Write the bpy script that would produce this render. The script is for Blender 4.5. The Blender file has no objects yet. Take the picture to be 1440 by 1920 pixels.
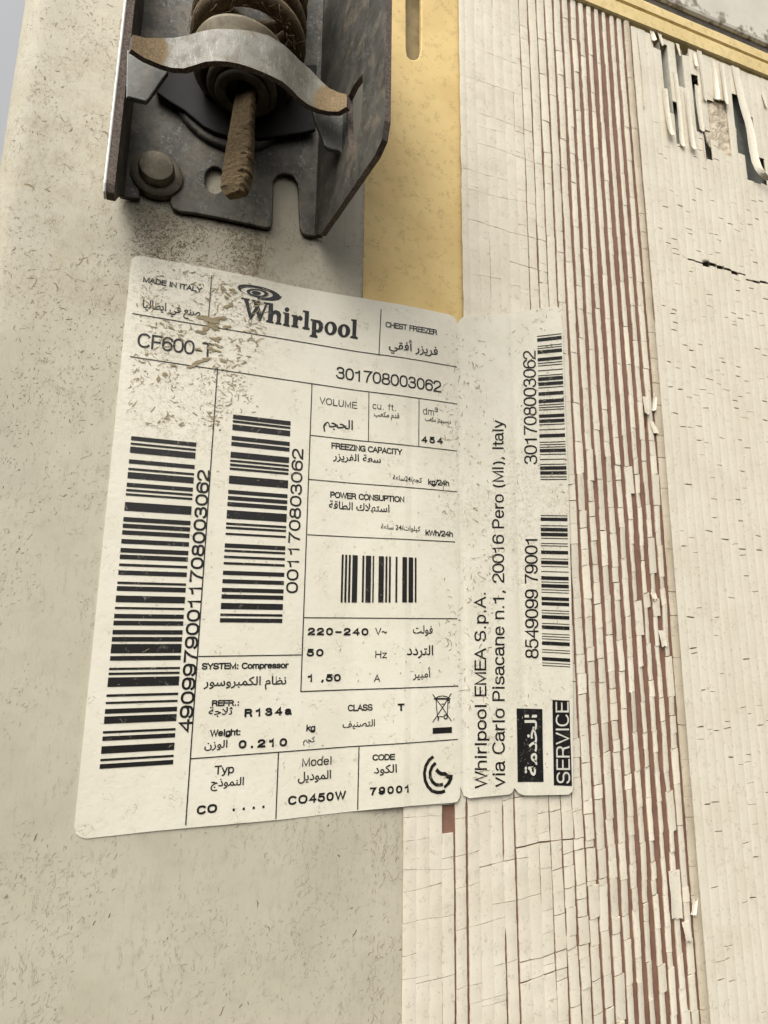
import bpy, bmesh, math, random
from mathutils import Vector, Matrix, noise
random.seed(7)
C = bpy.context.scene
COL = C.collection

# ------------------------------------------------------------------ camera
# All lengths below are millimetres on the freezer's back wall (X right, Z up,
# wall surface at depth 0, "h" = height off the wall towards the viewer).
F = 1084.0; D = 160.0
def _n(v): return v.normalized()
H = _n(Vector((4025-720, 1200-960, F)))
U = Vector((787-720, -4860-960, F)); U = _n(U - U.dot(H)/1.0*H)
N = U.cross(H)
cam = bpy.data.cameras.new('camera'); camo = bpy.data.objects.new('camera', cam); COL.objects.link(camo)
cam.sensor_fit = 'VERTICAL'; cam.sensor_height = 36; cam.lens = F/1920*36
cam.clip_start = 0.005; cam.clip_end = 200
camo.matrix_world = Matrix(((H.x, -H.y, -H.z, 0), (N.x, -N.y, -N.z, -D*.001), (U.x, -U.y, -U.z, 0), (0, 0, 0, 1)))
C.camera = camo

# ------------------------------------------------------------------ world, sun, exposure
SUN_EL, SUN_AZ = 54, 226          # degrees; azimuth clockwise from +Y
w = bpy.data.worlds.new('World'); C.world = w; w.use_nodes = True
nt = w.node_tree; bg = nt.nodes['Background']; bg.inputs[1].default_value = 0.15
sky = nt.nodes.new('ShaderNodeTexSky'); sky.sky_type = 'NISHITA'; sky.sun_disc = False
sky.sun_elevation = math.radians(SUN_EL); sky.sun_rotation = math.radians(SUN_AZ)
sky.air_density = 1.0; sky.dust_density = 9.0; sky.ozone_density = 0.0
hs = nt.nodes.new('ShaderNodeHueSaturation'); hs.inputs['Saturation'].default_value = 0.05      # thin white overcast
nt.links.new(sky.outputs[0], hs.inputs['Color']); nt.links.new(hs.outputs[0], bg.inputs[0])
sun = bpy.data.lights.new('sun', 'SUN'); sun.energy = 1.05; sun.angle = math.radians(50); sun.color = (1, .935, .81)
suno = bpy.data.objects.new('sun', sun); COL.objects.link(suno)
e, a = math.radians(SUN_EL), math.radians(SUN_AZ)
sd = Vector((math.sin(a)*math.cos(e), math.cos(a)*math.cos(e), math.sin(e)))
suno.rotation_euler = sd.to_track_quat('Z', 'Y').to_euler(); suno.location = sd*2
vs = C.view_settings; vs.view_transform = 'Standard'; vs.look = 'None'; vs.exposure = 0.53; vs.gamma = 1; vs.use_curve_mapping = False

# ------------------------------------------------------------------ geometry helpers
def ray(x, y):
    d = Vector(((x-720)/F, (y-960)/F, 1)); return d.dot(H), d.dot(N), d.dot(U)
def W(x, y, h=0.0):
    """spot of the wall (or of the plane h mm in front of it) seen at this place of the photograph -> (X, Z) mm"""
    a_, b_, c_ = ray(x, y); t = (D-h)/b_; return (a_*t, c_*t)
def P(x, y, h=0.0):
    X, Z = W(x, y, h); return (X, -h, Z)
BASE = {}
def empty(name, loc):
    o = bpy.data.objects.new(name, None); COL.objects.link(o); o.empty_display_size = .01
    o.location = Vector(loc)*.001; BASE[name] = Vector(loc); return o
def mk(name, verts, faces, mat, parent, smooth=False, mats=None):
    """verts in wall mm (X, Y=-h, Z)"""
    b = BASE[parent['_base']] if parent else Vector((0, 0, 0))
    me = bpy.data.meshes.new(name)
    me.from_pydata([((v[0]-b.x)*.001, (v[1]-b.y)*.001, (v[2]-b.z)*.001) for v in verts], [], faces)
    me.materials.append(mat)
    if mats:
        for m in mats[0]: me.materials.append(m)
        for i, k in enumerate(mats[1]): me.polygons[i].material_index = k
    if smooth:
        for p in me.polygons: p.use_smooth = True
    me.update()
    o = bpy.data.objects.new(name, me); COL.objects.link(o)
    if parent: o.parent = parent; o['_base'] = parent['_base']
    return o
class MB:
    def __init__(s): s.v = []; s.f = []; s.m = []
    def add(s, v, f, m=0):
        n = len(s.v); s.v += [tuple(q) for q in v]; s.f += [tuple(i+n for i in q) for q in f]; s.m += [m]*len(f)
    def build(s, name, mat, parent, smooth=False, extra=None):
        return mk(name, s.v, s.f, mat, parent, smooth, (extra, s.m) if extra else None)
def fill(loops):
    """triangulate outline + holes given as (X,Z) lists -> verts2d, tris"""
    bm = bmesh.new(); edges = []
    for lp in loops:
        vs_ = [bm.verts.new((p[0], 0, p[1])) for p in lp]
        for i in range(len(vs_)): edges.append(bm.edges.new((vs_[i], vs_[(i+1) % len(vs_)])))
    bmesh.ops.triangle_fill(bm, use_beauty=True, use_dissolve=False, edges=edges)
    bm.verts.index_update()
    v = [(q.co.x, q.co.z) for q in bm.verts]; f = []
    for t in bm.faces:
        ids = [q.index for q in t.verts]
        a_, b_, c_ = [v[i] for i in ids[:3]]
        if (b_[0]-a_[0])*(c_[1]-a_[1])-(b_[1]-a_[1])*(c_[0]-a_[0]) < 0: ids.reverse()
        f.append(tuple(ids))
    bm.free(); return v, f
def plate(mb, loops, h0, h1, mat=0, map3=None):
    """solid plate between h0 (wall side) and h1 (viewer side)"""
    v, f = fill(loops); n = len(v)
    g = map3 or (lambda p, h: (p[0], -h, p[1]))
    V = [g(p, h1) for p in v]+[g(p, h0) for p in v]
    Fs = [q for q in f]+[tuple(i+n for i in reversed(q)) for q in f]
    i0 = 0
    for lp in loops:
        m = len(lp); area = sum(lp[i][0]*lp[(i+1) % m][1]-lp[(i+1) % m][0]*lp[i][1] for i in range(m))
        for i in range(m):
            a_, b_ = i0+i, i0+(i+1) % m
            Fs.append((a_, a_+n, b_+n, b_) if (area > 0) == (lp is loops[0]) else (a_, b_, b_+n, a_+n))
        i0 += m
    mb.add(V, Fs, mat)
def bevel(o, wd=.25, seg=2, ang=40):
    m = o.modifiers.new('b', 'BEVEL'); m.width = wd*.001; m.segments = seg; m.limit_method = 'ANGLE'; m.angle_limit = math.radians(ang)
    return o
def arcpts(cx, cz, r, a0, a1, n=8, rz=None):
    rz = rz or r
    return [(cx+r*math.cos(math.radians(a0+(a1-a0)*i/n)), cz+rz*math.sin(math.radians(a0+(a1-a0)*i/n))) for i in range(n+1)]
def lathe(mb, c, prof, axis='z', n=40, mat=0, wob=0):
    """prof: (r, t) list; axis z (up) or y (out of the wall)"""
    V = []; Fs = []
    for r, t in prof:
        for i in range(n):
            q = 2*math.pi*i/n; rr = r+(wob*noise.noise(Vector((math.cos(q)*2, math.sin(q)*2, t*.6))) if wob else 0)
            a_, b_ = rr*math.cos(q), rr*math.sin(q)
            V.append((c[0]+a_, c[1]+b_, c[2]+t) if axis == 'z' else (c[0]+a_, c[1]-t, c[2]+b_))
    for j in range(len(prof)-1):
        for i in range(n):
            k = (i+1) % n; Fs.append((j*n+i, j*n+k, (j+1)*n+k, (j+1)*n+i))
    mb.add(V, Fs, mat)
def tube(mb, pts, r, n=6, mat=0):
    V = []; Fs = []; m = len(pts)
    for i, p in enumerate(pts):
        p = Vector(p); t = (Vector(pts[min(i+1, m-1)])-Vector(pts[max(i-1, 0)])).normalized()
        u = t.cross(Vector((.3, .2, .93))).normalized(); v = t.cross(u)
        rr = r[i] if isinstance(r, list) else r
        for k in range(n):
            q = 2*math.pi*k/n; V.append(p+u*math.cos(q)*rr+v*math.sin(q)*rr)
    for i in range(m-1):
        for k in range(n):
            l = (k+1) % n; Fs.append((i*n+k, i*n+l, (i+1)*n+l, (i+1)*n+k))
    Fs.append(tuple(range(n-1, -1, -1))); Fs.append(tuple((m-1)*n+k for k in range(n)))
    mb.add(V, Fs, mat)
def nz(x, y=0, z=0): return noise.noise(Vector((x, y, z)))

# ------------------------------------------------------------------ materials
class Mat:
    def __init__(s, name, rough=.6, metal=0, spec=.4):
        s.m = bpy.data.materials.new(name); s.m.use_nodes = True; s.t = s.m.node_tree
        s.b = s.t.nodes['Principled BSDF']; s.b.inputs['Roughness'].default_value = rough
        s.b.inputs['Metallic'].default_value = metal; s.b.inputs['Specular IOR Level'].default_value = spec
        tc = s.t.nodes.new('ShaderNodeTexCoord'); mp = s.t.nodes.new('ShaderNodeVectorMath'); mp.operation = 'SCALE'
        mp.inputs['Scale'].default_value = 1000; s.t.links.new(tc.outputs['Object'], mp.inputs[0]); s.co = mp.outputs[0]   # mm
    def L(s, a_, b_): s.t.links.new(a_, b_)
    def mapv(s, scale=(1, 1, 1), rot=(0, 0, 0), loc=(0, 0, 0)):
        n = s.t.nodes.new('ShaderNodeMapping'); n.inputs['Scale'].default_value = scale
        n.inputs['Rotation'].default_value = rot; n.inputs['Location'].default_value = loc; s.L(s.co, n.inputs[0]); return n.outputs[0]
    def noise(s, scale, detail=4, rough=.55, vec=None, dist=0):
        n = s.t.nodes.new('ShaderNodeTexNoise'); n.inputs['Scale'].default_value = scale; n.inputs['Detail'].default_value = detail
        n.inputs['Roughness'].default_value = rough; n.inputs['Distortion'].default_value = dist
        s.L(vec or s.co, n.inputs['Vector']); return n.outputs[0]
    def math(s, op, a_, b_=0.0, c_=0.0, clamp=False):
        n = s.t.nodes.new('ShaderNodeMath'); n.operation = op; n.use_clamp = clamp
        for i, q in enumerate((a_, b_, c_)):
            if isinstance(q, (int, float)): n.inputs[i].default_value = q
            else: s.L(q, n.inputs[i])
        return n.outputs[0]
    def ramp(s, v, lo, hi):
        n = s.t.nodes.new('ShaderNodeMapRange'); n.interpolation_type = 'SMOOTHSTEP'
        n.inputs['From Min'].default_value = lo; n.inputs['From Max'].default_value = hi; s.L(v, n.inputs[0]); return n.outputs[0]
    def fibres(s, scale, width, mscale, mlo, mhi, stretch=(1, 1, 1), rot=(0, 0, 0)):
        """short wiggly scratches / grime fibres: level lines of one noise broken up by another"""
        v = s.mapv(stretch, rot)
        a_ = s.noise(scale, 3, .5, v); a_ = s.math('ABSOLUTE', s.math('SUBTRACT', a_, .5))
        ln = s.math('SUBTRACT', 1.0, s.ramp(a_, width*.3, width))
        mk_ = s.ramp(s.noise(mscale, 2, .5, v), mlo, mhi)
        return s.math('MULTIPLY', ln, mk_)
    def blob(s, c, r, soft=.5):
        n = s.t.nodes.new('ShaderNodeVectorMath'); n.operation = 'DISTANCE'; s.L(s.co, n.inputs[0]); n.inputs[1].default_value = c
        return s.math('SUBTRACT', 1.0, s.ramp(n.outputs['Value'], r*soft, r))
    def mix(s, fac, a_, b_):
        n = s.t.nodes.new('ShaderNodeMix'); n.data_type = 'RGBA'
        for sock, q in ((n.inputs[0], fac), (n.inputs[6], a_), (n.inputs[7], b_)):
            if isinstance(q, (int, float)): sock.default_value = q
            elif isinstance(q, tuple): sock.default_value = q+(1,)
            else: s.L(q, sock)
        return n.outputs[2]
    def color(s, c):
        if isinstance(c, tuple): s.b.inputs['Base Color'].default_value = c+(1,)
        else: s.L(c, s.b.inputs['Base Color'])
        return s
    def bump(s, hgt, dist=.1, strength=.5):
        n = s.t.nodes.new('ShaderNodeBump'); n.inputs['Distance'].default_value = dist*.001; n.inputs['Strength'].default_value = strength
        s.L(hgt, n.inputs['Height']); s.L(n.outputs[0], s.b.inputs['Normal']); return s
    def rough(s, v): s.L(v, s.b.inputs['Roughness']); return s

FZ = (60, 0, -120); HB = (4, 0, 115); LB = (28, 0, -51)       # bases of the three things (mm)
def rel(X, Z, b, h=0): return (X-b[0], -h-b[1], Z-b[2])

def panel_mat():
    m = Mat('painted steel panel', .62, 0, .3)
    big = m.noise(.035, 5, .6); mid = m.noise(.25, 5, .65)
    c = m.mix(m.ramp(big, .35, .7), (.49, .447, .342), (.435, .395, .295))
    c = m.mix(m.math('MULTIPLY', m.ramp(mid, .45, .75), .3), c, (.32, .285, .21))
    up = m.blob(rel(-35, 125, FZ), 75, .2)                      # dusty zone beside the hinge
    up2 = m.blob(rel(10, 96, FZ), 45, .2)
    zone = m.math('MAXIMUM', up, up2)
    f1 = m.fibres(.75, .045, .5, .44, .58, (1, 1, .8), (0, .5, 0))
    f2 = m.fibres(1.6, .06, .8, .48, .6)
    f3 = m.fibres(.9, .05, .35, .52, .64, (2.2, 1, .55), (0, -.45, 0))
    specks = m.ramp(m.noise(1.5, 3, .6), .66, .70)
    clump = m.ramp(m.noise(.13, 4, .65), .44, .66)
    z2 = m.math('MULTIPLY', m.math('ADD', m.math('MULTIPLY', zone, .85), .14), m.math('ADD', .25, m.math('MULTIPLY', clump, .75)))
    c = m.mix(m.math('MULTIPLY', m.math('MULTIPLY', zone, m.ramp(m.noise(.1, 5, .7), .4, .62)), .35), c, (.33, .265, .15))
    c = m.mix(m.math('MULTIPLY', f2, m.math('MULTIPLY', z2, .35)), c, (.14, .10, .055))
    c = m.mix(m.math('MULTIPLY', f1, m.math('MULTIPLY', z2, .3)), c, (.15, .115, .065))
    c = m.mix(m.math('MULTIPLY', f3, m.math('MULTIPLY', .48, m.ramp(m.noise(.06, 4, .6), .38, .66))), c, (.17, .15, .11))
    c = m.mix(m.math('MULTIPLY', m.math('MULTIPLY', m.fibres(.28, .012, .11, .5, .62, (1.5, 1, .7)), zone), .7), c, (.16, .115, .06))
    c = m.mix(m.math('MULTIPLY', m.ramp(m.noise(.016, 3, .5), .46, .62), .22), c, (.33, .31, .25))
    c = m.mix(m.math('MULTIPLY', specks, m.math('ADD', m.math('MULTIPLY', zone, .5), .25)), c, (.12, .09, .055))
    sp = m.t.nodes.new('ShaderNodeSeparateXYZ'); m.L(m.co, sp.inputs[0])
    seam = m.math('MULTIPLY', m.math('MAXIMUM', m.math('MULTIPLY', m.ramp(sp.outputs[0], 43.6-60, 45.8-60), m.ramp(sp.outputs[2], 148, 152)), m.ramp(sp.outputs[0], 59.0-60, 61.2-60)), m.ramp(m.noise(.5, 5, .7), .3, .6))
    c = m.mix(m.math('MULTIPLY', seam, .55), c, (.16, .12, .07))      # contact shade painted as brown grime along the folded edge
    sc_ = m.fibres(.12, .006, .05, .52, .6, (1, 1, 1), (0, .9, 0)); c = m.mix(m.math('MULTIPLY', sc_, .45), c, (.22, .19, .13))
    m.color(c)
    hg = m.math('ADD', m.math('MULTIPLY', m.noise(.9, 4, .6, m.mapv((2, 1, .7), (0, -.45, 0))), .5), m.math('MULTIPLY', f3, -.35))
    m.bump(hg, .12, .55); return m.m
def film_mat(name, base, dark, dirt=1.0):
    m = Mat(name, .55, 0, .35)
    c = m.mix(m.ramp(m.noise(.06, 4, .6), .35, .7), base, dark)
    v = m.mapv((1, 1, .12)); c = m.mix(m.math('MULTIPLY', m.ramp(m.noise(.8, 3, .6, v), .5, .8), .3*dirt), c, tuple(q*.78 for q in base))
    f = m.fibres(.9, .04, .4, .56, .66); f2 = m.fibres(2.0, .07, 1.0, .58, .68)
    c = m.mix(m.math('MULTIPLY', f, .4*dirt), c, (.25, .19, .12)); c = m.mix(m.math('MULTIPLY', f2, .35*dirt), c, (.22, .17, .11))
    m.color(c); m.bump(m.noise(1.2, 4, .6), .05, .4); return m.m
def label_mat():
    m = Mat('label paper', .5, 0, .35)
    c = m.mix(m.ramp(m.noise(.05, 4, .6), .35, .7), (.70, .655, .535), (.655, .61, .485))
    c = m.mix(m.math('MULTIPLY', m.ramp(m.noise(.5, 5, .7), .45, .75), .25), c, (.55, .50, .38))
    tl = m.blob(rel(-2, 86, LB), 34, .35); tl2 = m.blob(rel(-4, 56, LB), 22, .3)
    rt = m.math('MULTIPLY', m.ramp(m.math('ADD', m.noise(.03, 3, .6), 0), .38, .6), m.blob(rel(90, 25, LB), 80, .25))
    stripe = m.t.nodes.new('ShaderNodeSeparateXYZ'); m.L(m.co, stripe.inputs[0])
    sx = m.ramp(stripe.outputs[0], 62-28, 78-28); rt = m.math('MULTIPLY', rt, sx)
    zone = m.math('MAXIMUM', m.math('MAXIMUM', tl, tl2), m.math('MULTIPLY', rt, .9))
    f1 = m.fibres(.7, .035, .35, .44, .56, (1, 1, 1.8), (0, .2, 0)); f2 = m.fibres(1.7, .06, .7, .47, .58); f3 = m.fibres(.5, .016, .2, .55, .66)
    z2 = m.math('ADD', m.math('MULTIPLY', zone, .9), .05)
    c = m.mix(m.math('MULTIPLY', f1, m.math('MULTIPLY', z2, .3)), c, (.20, .14, .07))
    c = m.mix(m.math('MULTIPLY', f2, m.math('MULTIPLY', z2, .4)), c, (.22, .15, .08))
    c = m.mix(m.math('MULTIPLY', f3, .5), c, (.2, .15, .09))
    pat = m.ramp(m.noise(.9, 4, .6), .5, .7)
    m.color(c); m.bump(m.math('SUBTRACT', m.noise(.35, 3, .5), m.math('MULTIPLY', pat, .4)), .15, .35); return m.m
def ink_mat():
    m = Mat('black print', .45, 0, .35)
    wear = m.math('MULTIPLY', m.ramp(m.noise(1.3, 5, .7), .60, .66), m.ramp(m.noise(.12, 3, .6), .5, .66))
    f = m.fibres(.8, .03, .4, .58, .68)
    c = m.mix(m.math('MAXIMUM', m.math('MULTIPLY', wear, .75), m.math('MULTIPLY', f, .5)), (.011, .010, .009), (.36, .32, .25))
    m.color(c); return m.m
def metal_mat(name, base, light, dust, dark=1.0):
    m = Mat(name, .5, .55, .5)
    c = m.mix(m.ramp(m.noise(.12, 5, .65), .35, .65), base, tuple(q*.55 for q in base))
    spg = m.math('MULTIPLY', m.ramp(m.noise(1.1, 5, .75), .52, .66), m.ramp(m.noise(.11, 3, .6), .48, .62))
    c = m.mix(m.math('MULTIPLY', spg, .5), c, light)
    d = m.ramp(m.noise(.16, 6, .7), .48, .68); c = m.mix(m.math('MULTIPLY', d, .72), c, dust)
    f = m.fibres(.8, .03, .3, .55, .65, (1, 1, .35)); c = m.mix(m.math('MULTIPLY', f, .22), c, light)
    m.color(c); m.rough(m.math('ADD', .38, m.math('MULTIPLY', m.noise(.7, 5, .7), .35)))
    m.L(m.math('SUBTRACT', .6, m.math('MULTIPLY', d, .5)), m.b.inputs['Metallic'])
    m.bump(m.noise(1.4, 5, .7), .12, .4); return m.m
def dust_mat(name, c1, c2, sc=1.4, bumpd=.4):
    m = Mat(name, .95, 0, .1); n_ = m.noise(sc, 6, .75)
    c = m.mix(m.ramp(n_, .3, .7), c1, c2); c = m.mix(m.math('MULTIPLY', m.ramp(m.noise(sc*3, 3, .7), .58, .66), .7), c, tuple(q*.45 for q in c1))
    m.color(c); m.bump(n_, bumpd, .9); return m.m
def plain(name, c1, c2, rough=.6, sc=.2, bumpd=.05, metal=0):
    m = Mat(name, rough, metal, .35); n_ = m.noise(sc, 5, .65)
    m.color(m.mix(m.ramp(n_, .35, .68), c1, c2)); m.bump(m.noise(sc*5, 4, .6), bumpd, .5); return m.m
def yellow_mat(name, a_, b_):
    m = Mat(name, .6, 0, .3); c = m.mix(m.ramp(m.noise(.05, 4, .6), .35, .7), a_, b_)
    c = m.mix(m.math('MULTIPLY', m.ramp(m.noise(2.2, 3, .6), .62, .7), .3), c, tuple(q*.6 for q in b_))
    st = m.ramp(m.noise(.12, 4, .6), .62, .75); c = m.mix(m.math('MULTIPLY', st, .3), c, (.36, .25, .11))
    c = m.mix(m.math('MULTIPLY', m.ramp(m.noise(.9, 6, .75), .6, .72), .2), c, (.30, .20, .08))
    c = m.mix(m.math('MULTIPLY', m.fibres(1.3, .05, .4, .54, .64), .5), c, (.25, .17, .07))
    f = m.fibres(.6, .02, .3, .6, .7); c = m.mix(m.math('MULTIPLY', f, .5), c, (.2, .14, .06))
    m.color(c); m.bump(m.noise(1.8, 4, .6), .06, .5); return m.m
def lid_mat():
    m = Mat('lid enamel', .5, 0, .4)
    c = m.mix(m.ramp(m.noise(.05, 4, .6), .35, .7), (.60, .565, .47), (.53, .495, .40))
    s_ = m.t.nodes.new('ShaderNodeSeparateXYZ'); m.L(m.co, s_.inputs[0])
    low = m.math('SUBTRACT', 1.0, m.ramp(s_.outputs[2], 272+120, 288+120))
    sm = m.ramp(m.math('ADD', m.noise(.14, 5, .6), m.math('MULTIPLY', m.math('SUBTRACT', low, 1.0), .3)), .48, .6)
    c = m.mix(m.math('MULTIPLY', sm, .85), c, (.13, .095, .06)); m.color(c); m.bump(m.noise(.8, 4, .6), .06, .4); return m.m

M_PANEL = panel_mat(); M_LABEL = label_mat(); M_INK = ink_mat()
M_FILM = film_mat('weathered skin', (.68, .62, .495), (.63, .565, .44)); M_BEAD = film_mat('glue bead', (.53, .455, .335), (.44, .37, .26), 1.8)
M_EDGE = plain('broken skin edge', (.60, .53, .40), (.45, .38, .27)); M_BROWN = plain('brown primer', (.215, .115, .078), (.165, .085, .057), .7, .15)
M_CAV = plain('flute cavity', (.42, .405, .34), (.33, .315, .255), .7, .2); M_TORN = dust_mat('torn brown layer', (.47, .385, .275), (.62, .54, .42), .5, .25)
M_DARKCAV = plain('bare dark substrate', (.12, .125, .105), (.085, .09, .075), .7, .2)
M_RUST = plain('rust', (.16, .04, .015), (.07, .02, .01), .8, .6)
M_YEL = yellow_mat('yellowed board', (.70, .515, .215), (.615, .435, .17)); M_RAIL = yellow_mat('yellowed rail', (.72, .56, .27), (.62, .47, .21))
M_LID = lid_mat(); M_GASK = plain('dirty gasket', (.07, .055, .04), (.03, .025, .02), .8, .2)
M_GALV = metal_mat('galvanised plate', (.112, .104, .086), (.37, .38, .345), (.165, .128, .078))
M_STRAP = metal_mat('dull zinc strap', (.115, .115, .102), (.30, .31, .285), (.14, .11, .07))
M_CUT = dust_mat('rusty cut edge', (.06, .042, .034), (.20, .165, .14), 1.9, .2)
M_WHITE = plain('bright painted face', (.78, .77, .72), (.70, .68, .62), .4)
M_DUST = dust_mat('caked dust', (.165, .12, .066), (.085, .058, .03), .9, .6); M_DUST2 = dust_mat('dust film on zinc', (.36, .28, .17), (.25, .18, .10), 2.2, .25)
M_SPR = dust_mat('dusty spring wire', (.20, .15, .09), (.09, .066, .04), .8, .3); M_SEAT = plain('grubby plastic', (.25, .205, .13), (.15, .115, .065), .6, .3)
M_BLACK = plain('shade black steel', (.016, .013, .011), (.009, .008, .007), .7, .3); M_LINT = dust_mat('lint', (.24, .17, .10), (.17, .12, .07))  # near-black steel: shade of the hinge hollow put into its colour
M_BOLT = metal_mat('bolt metal', (.20, .17, .12), (.34, .30, .23), (.19, .145, .085))
M_PWHITE = plain('white print', (.62, .59, .50), (.55, .52, .43), .5)

# ------------------------------------------------------------------ things
freezer = empty('chest_freezer', FZ); freezer['_base'] = 'chest_freezer'
freezer['label'] = 'weathered cream chest freezer back with painted steel panel, yellow board and cracked ribbed sheet'; freezer['category'] = 'freezer'
hinge = empty('lid_hinge', HB); hinge['_base'] = 'lid_hinge'
hinge['label'] = 'dusty galvanised lid hinge with spring and strap, bolted to the grey panel above the label'; hinge['category'] = 'hinge'
label = empty('rating_label', LB); label['_base'] = 'rating_label'
label['label'] = 'cream paper rating label with black barcodes and print stuck on the freezer back'; label['category'] = 'label'

# ================================================================== freezer structure
ZTOP = 248.6
def slivers(mb, spots, surf_, mat):
    """crisp little grime scratches lying on a surface: (x, z, length, width, angle, bend)"""
    for x, z, ln, wd, an, bend in spots:
        n = 4; L, R = [], []; px, pz, a_ = x, z, an
        for i in range(n+1):
            wv = wd*(.25+.75*math.sin(math.pi*(i+.35)/(n+.7)))/2*random.uniform(.6, 1.3); nx, nz_ = -math.sin(a_), math.cos(a_)
            L.append((px+nx*wv, pz+nz_*wv)); R.append((px-nx*wv, pz-nz_*wv))
            px += math.cos(a_)*ln/n; pz += math.sin(a_)*ln/n; a_ += bend/n+random.gauss(0, .35)
        V = [(p[0], -surf_(p[0], p[1])-.03, p[1]) for p in L+R]
        mb.add(V, [(i, i+n+1, i+n+2, i+1) for i in range(n)], mat)
def scatter(n, x0, x1, z0, z1, ln, wd, an, sp, clump=.0, sc=.1, seed=0, fade=0):
    out = []
    while len(out) < n:
        x, z = random.uniform(x0, x1), random.uniform(z0, z1)
        if fade and random.random() > (z-z0)/fade+.02: continue
        if nz(x*sc+seed, z*sc*.7, seed)*1.0 < clump+random.gauss(0, .12): continue
        out.append((x, z, random.lognormvariate(math.log(ln), .45), random.lognormvariate(math.log(wd), .4), random.gauss(an, sp), random.gauss(0, .9)))
    return out
def h_panel(x, z): return -0.9*math.exp(-((x+26.5)/1.6)**2)*math.exp(-max(0, abs(z-124)-8)**2/9)+.12*nz(x*.03, z*.03)+.02
M_GRIME = plain('grime', (.20, .15, .085), (.12, .088, .048), .9, .5); M_GRIME3 = plain('faint scratches', (.31, .27, .20), (.23, .20, .14), .8, .5); M_GRIME2 = plain('pale grime', (.31, .245, .15), (.245, .19, .11), .9, .5)
def build_panel():
    # folded steel panel: flat face, rounded left corner, small turned-in right edge
    def col(z, xr):
        pts = []; xl, r = -49.5, 8.0
        for i in range(13):
            t = math.radians(90*i/12); pts.append((xl-r*math.cos(math.pi/2-t)*1.0, 0))
        left = [(xl-r, 60.0)]+[(xl-r*math.sin(math.radians(q)), r-r*math.cos(math.radians(q))) for q in range(90, -1, -9)]
        mid = [(xl+(xr-1.2-xl)*i/40, 0) for i in range(1, 41)]
        right = [(xr-1.2*(1-math.sin(math.radians(q))), 1.2*(1-math.cos(math.radians(q)))) for q in (22, 45, 67, 90)]+[(xr, 2.2)]
        out = []
        for x, y in left+mid+right:
            dent = -0.9*math.exp(-((x+26.5)/1.6)**2)*math.exp(-max(0, abs(z-124)-8)**2/9) if y == 0 else 0
            out.append((x, y-dent-.12*nz(x*.03, z*.03), z))
        return out
    zs = [-260+i*5 for i in range(0, 27)]+[-125+i*2.5 for i in range(1, 210)]
    mb = MB(); V = []; Fs = []; n = None
    for z in zs:
        xr = 61.0 if z < 30 else 45.8
        c = col(z, xr); n = len(c); V += c
    for j in range(len(zs)-1):
        for i in range(n-1): Fs.append((j*n+i, j*n+i+1, (j+1)*n+i+1, (j+1)*n+i))
    mb.add(V, Fs)
    slivers(mb, scatter(2000, -54, -12, -20, 240, .52, .085, .9, 1.1, -.08, .07, 1, 130), h_panel, 1)
    slivers(mb, scatter(1000, -52, -14, 0, 240, .65, .14, 1.2, .9, .02, .09, 4, 120), h_panel, 2)
    slivers(mb, scatter(45, -48, -18, 70, 240, 3.0, .20, 1.3, .9, .05, .06, 9), h_panel, 2)
    slivers(mb, scatter(110, -48, -14, 60, 240, 1.3, .16, 1.0, 1.0, .1, .06, 10), h_panel, 1)
    slivers(mb, scatter(1900, -22, 14, 97, 119, .55, .10, .3, 1.1, -.15, .1, 2), h_panel, 1)
    slivers(mb, scatter(700, -18, 13, 97, 119, .8, .20, .3, 1.0, -.1, .1, 3), h_panel, 2)
    slivers(mb, scatter(350, 10, 44, 84, 119, .7, .10, -.4, .9, .0, .1, 5), h_panel, 2)
    slivers(mb, scatter(900, -52, -20, -125, 110, .7, .075, 1.0, .5, -.1, .08, 6), h_panel, 3)
    slivers(mb, scatter(1700, -34, 60, -125, -46, .7, .075, 1.05, .45, -.1, .06, 7), h_panel, 3)
    slivers(mb, scatter(50, -40, 60, -125, -46, .9, .14, 1.1, .6, .05, .06, 8), h_panel, 1)
    slivers(mb, scatter(160, 50, 60.2, -125, -50, 1.2, .13, 1.4, .4, .0, .2, 12), h_panel, 2)
    edge = [(6.5, 119.5), (9, 117), (11.5, 114.5), (13.2, 111), (13.4, 107), (12.5, 103), (11.8, 99)]      # dried tide line below the hinge
    for (xa, za), (xb_, zb_) in zip(edge, edge[1:]):
        for i in range(16):
            t = random.random(); slivers(mb, [(xa+(xb_-xa)*t+random.gauss(0, .25), za+(zb_-za)*t+random.gauss(0, .25), random.uniform(.7, 1.8), random.uniform(.15, .4), math.atan2(zb_-za, xb_-xa)+random.gauss(0, .5), .3)], h_panel, 2)
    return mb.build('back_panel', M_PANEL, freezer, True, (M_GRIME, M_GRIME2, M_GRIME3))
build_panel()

mb = MB()      # yellow board with its slot
sl = [W(x, y, -1) for x, y in ((761, -60), (762, 95), (764, 106), (770, 111.5), (778, 112), (784, 109), (788, 102), (789.5, 90), (790, -60))]
plate(mb, [[(30, 20), (88, 20), (88, 255), (30, 255)], sl], -3.0, -1.0)
bevel(mb.build('yellow_board', M_YEL, freezer), .4)
mb = MB(); plate(mb, [[(44, 150), (86, 150), (86, 268), (44, 268)]], -7.5, -6.5); mb.build('slot_backing', plain('slot shade', (.42, .32, .15), (.3, .22, .1)), freezer)

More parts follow.
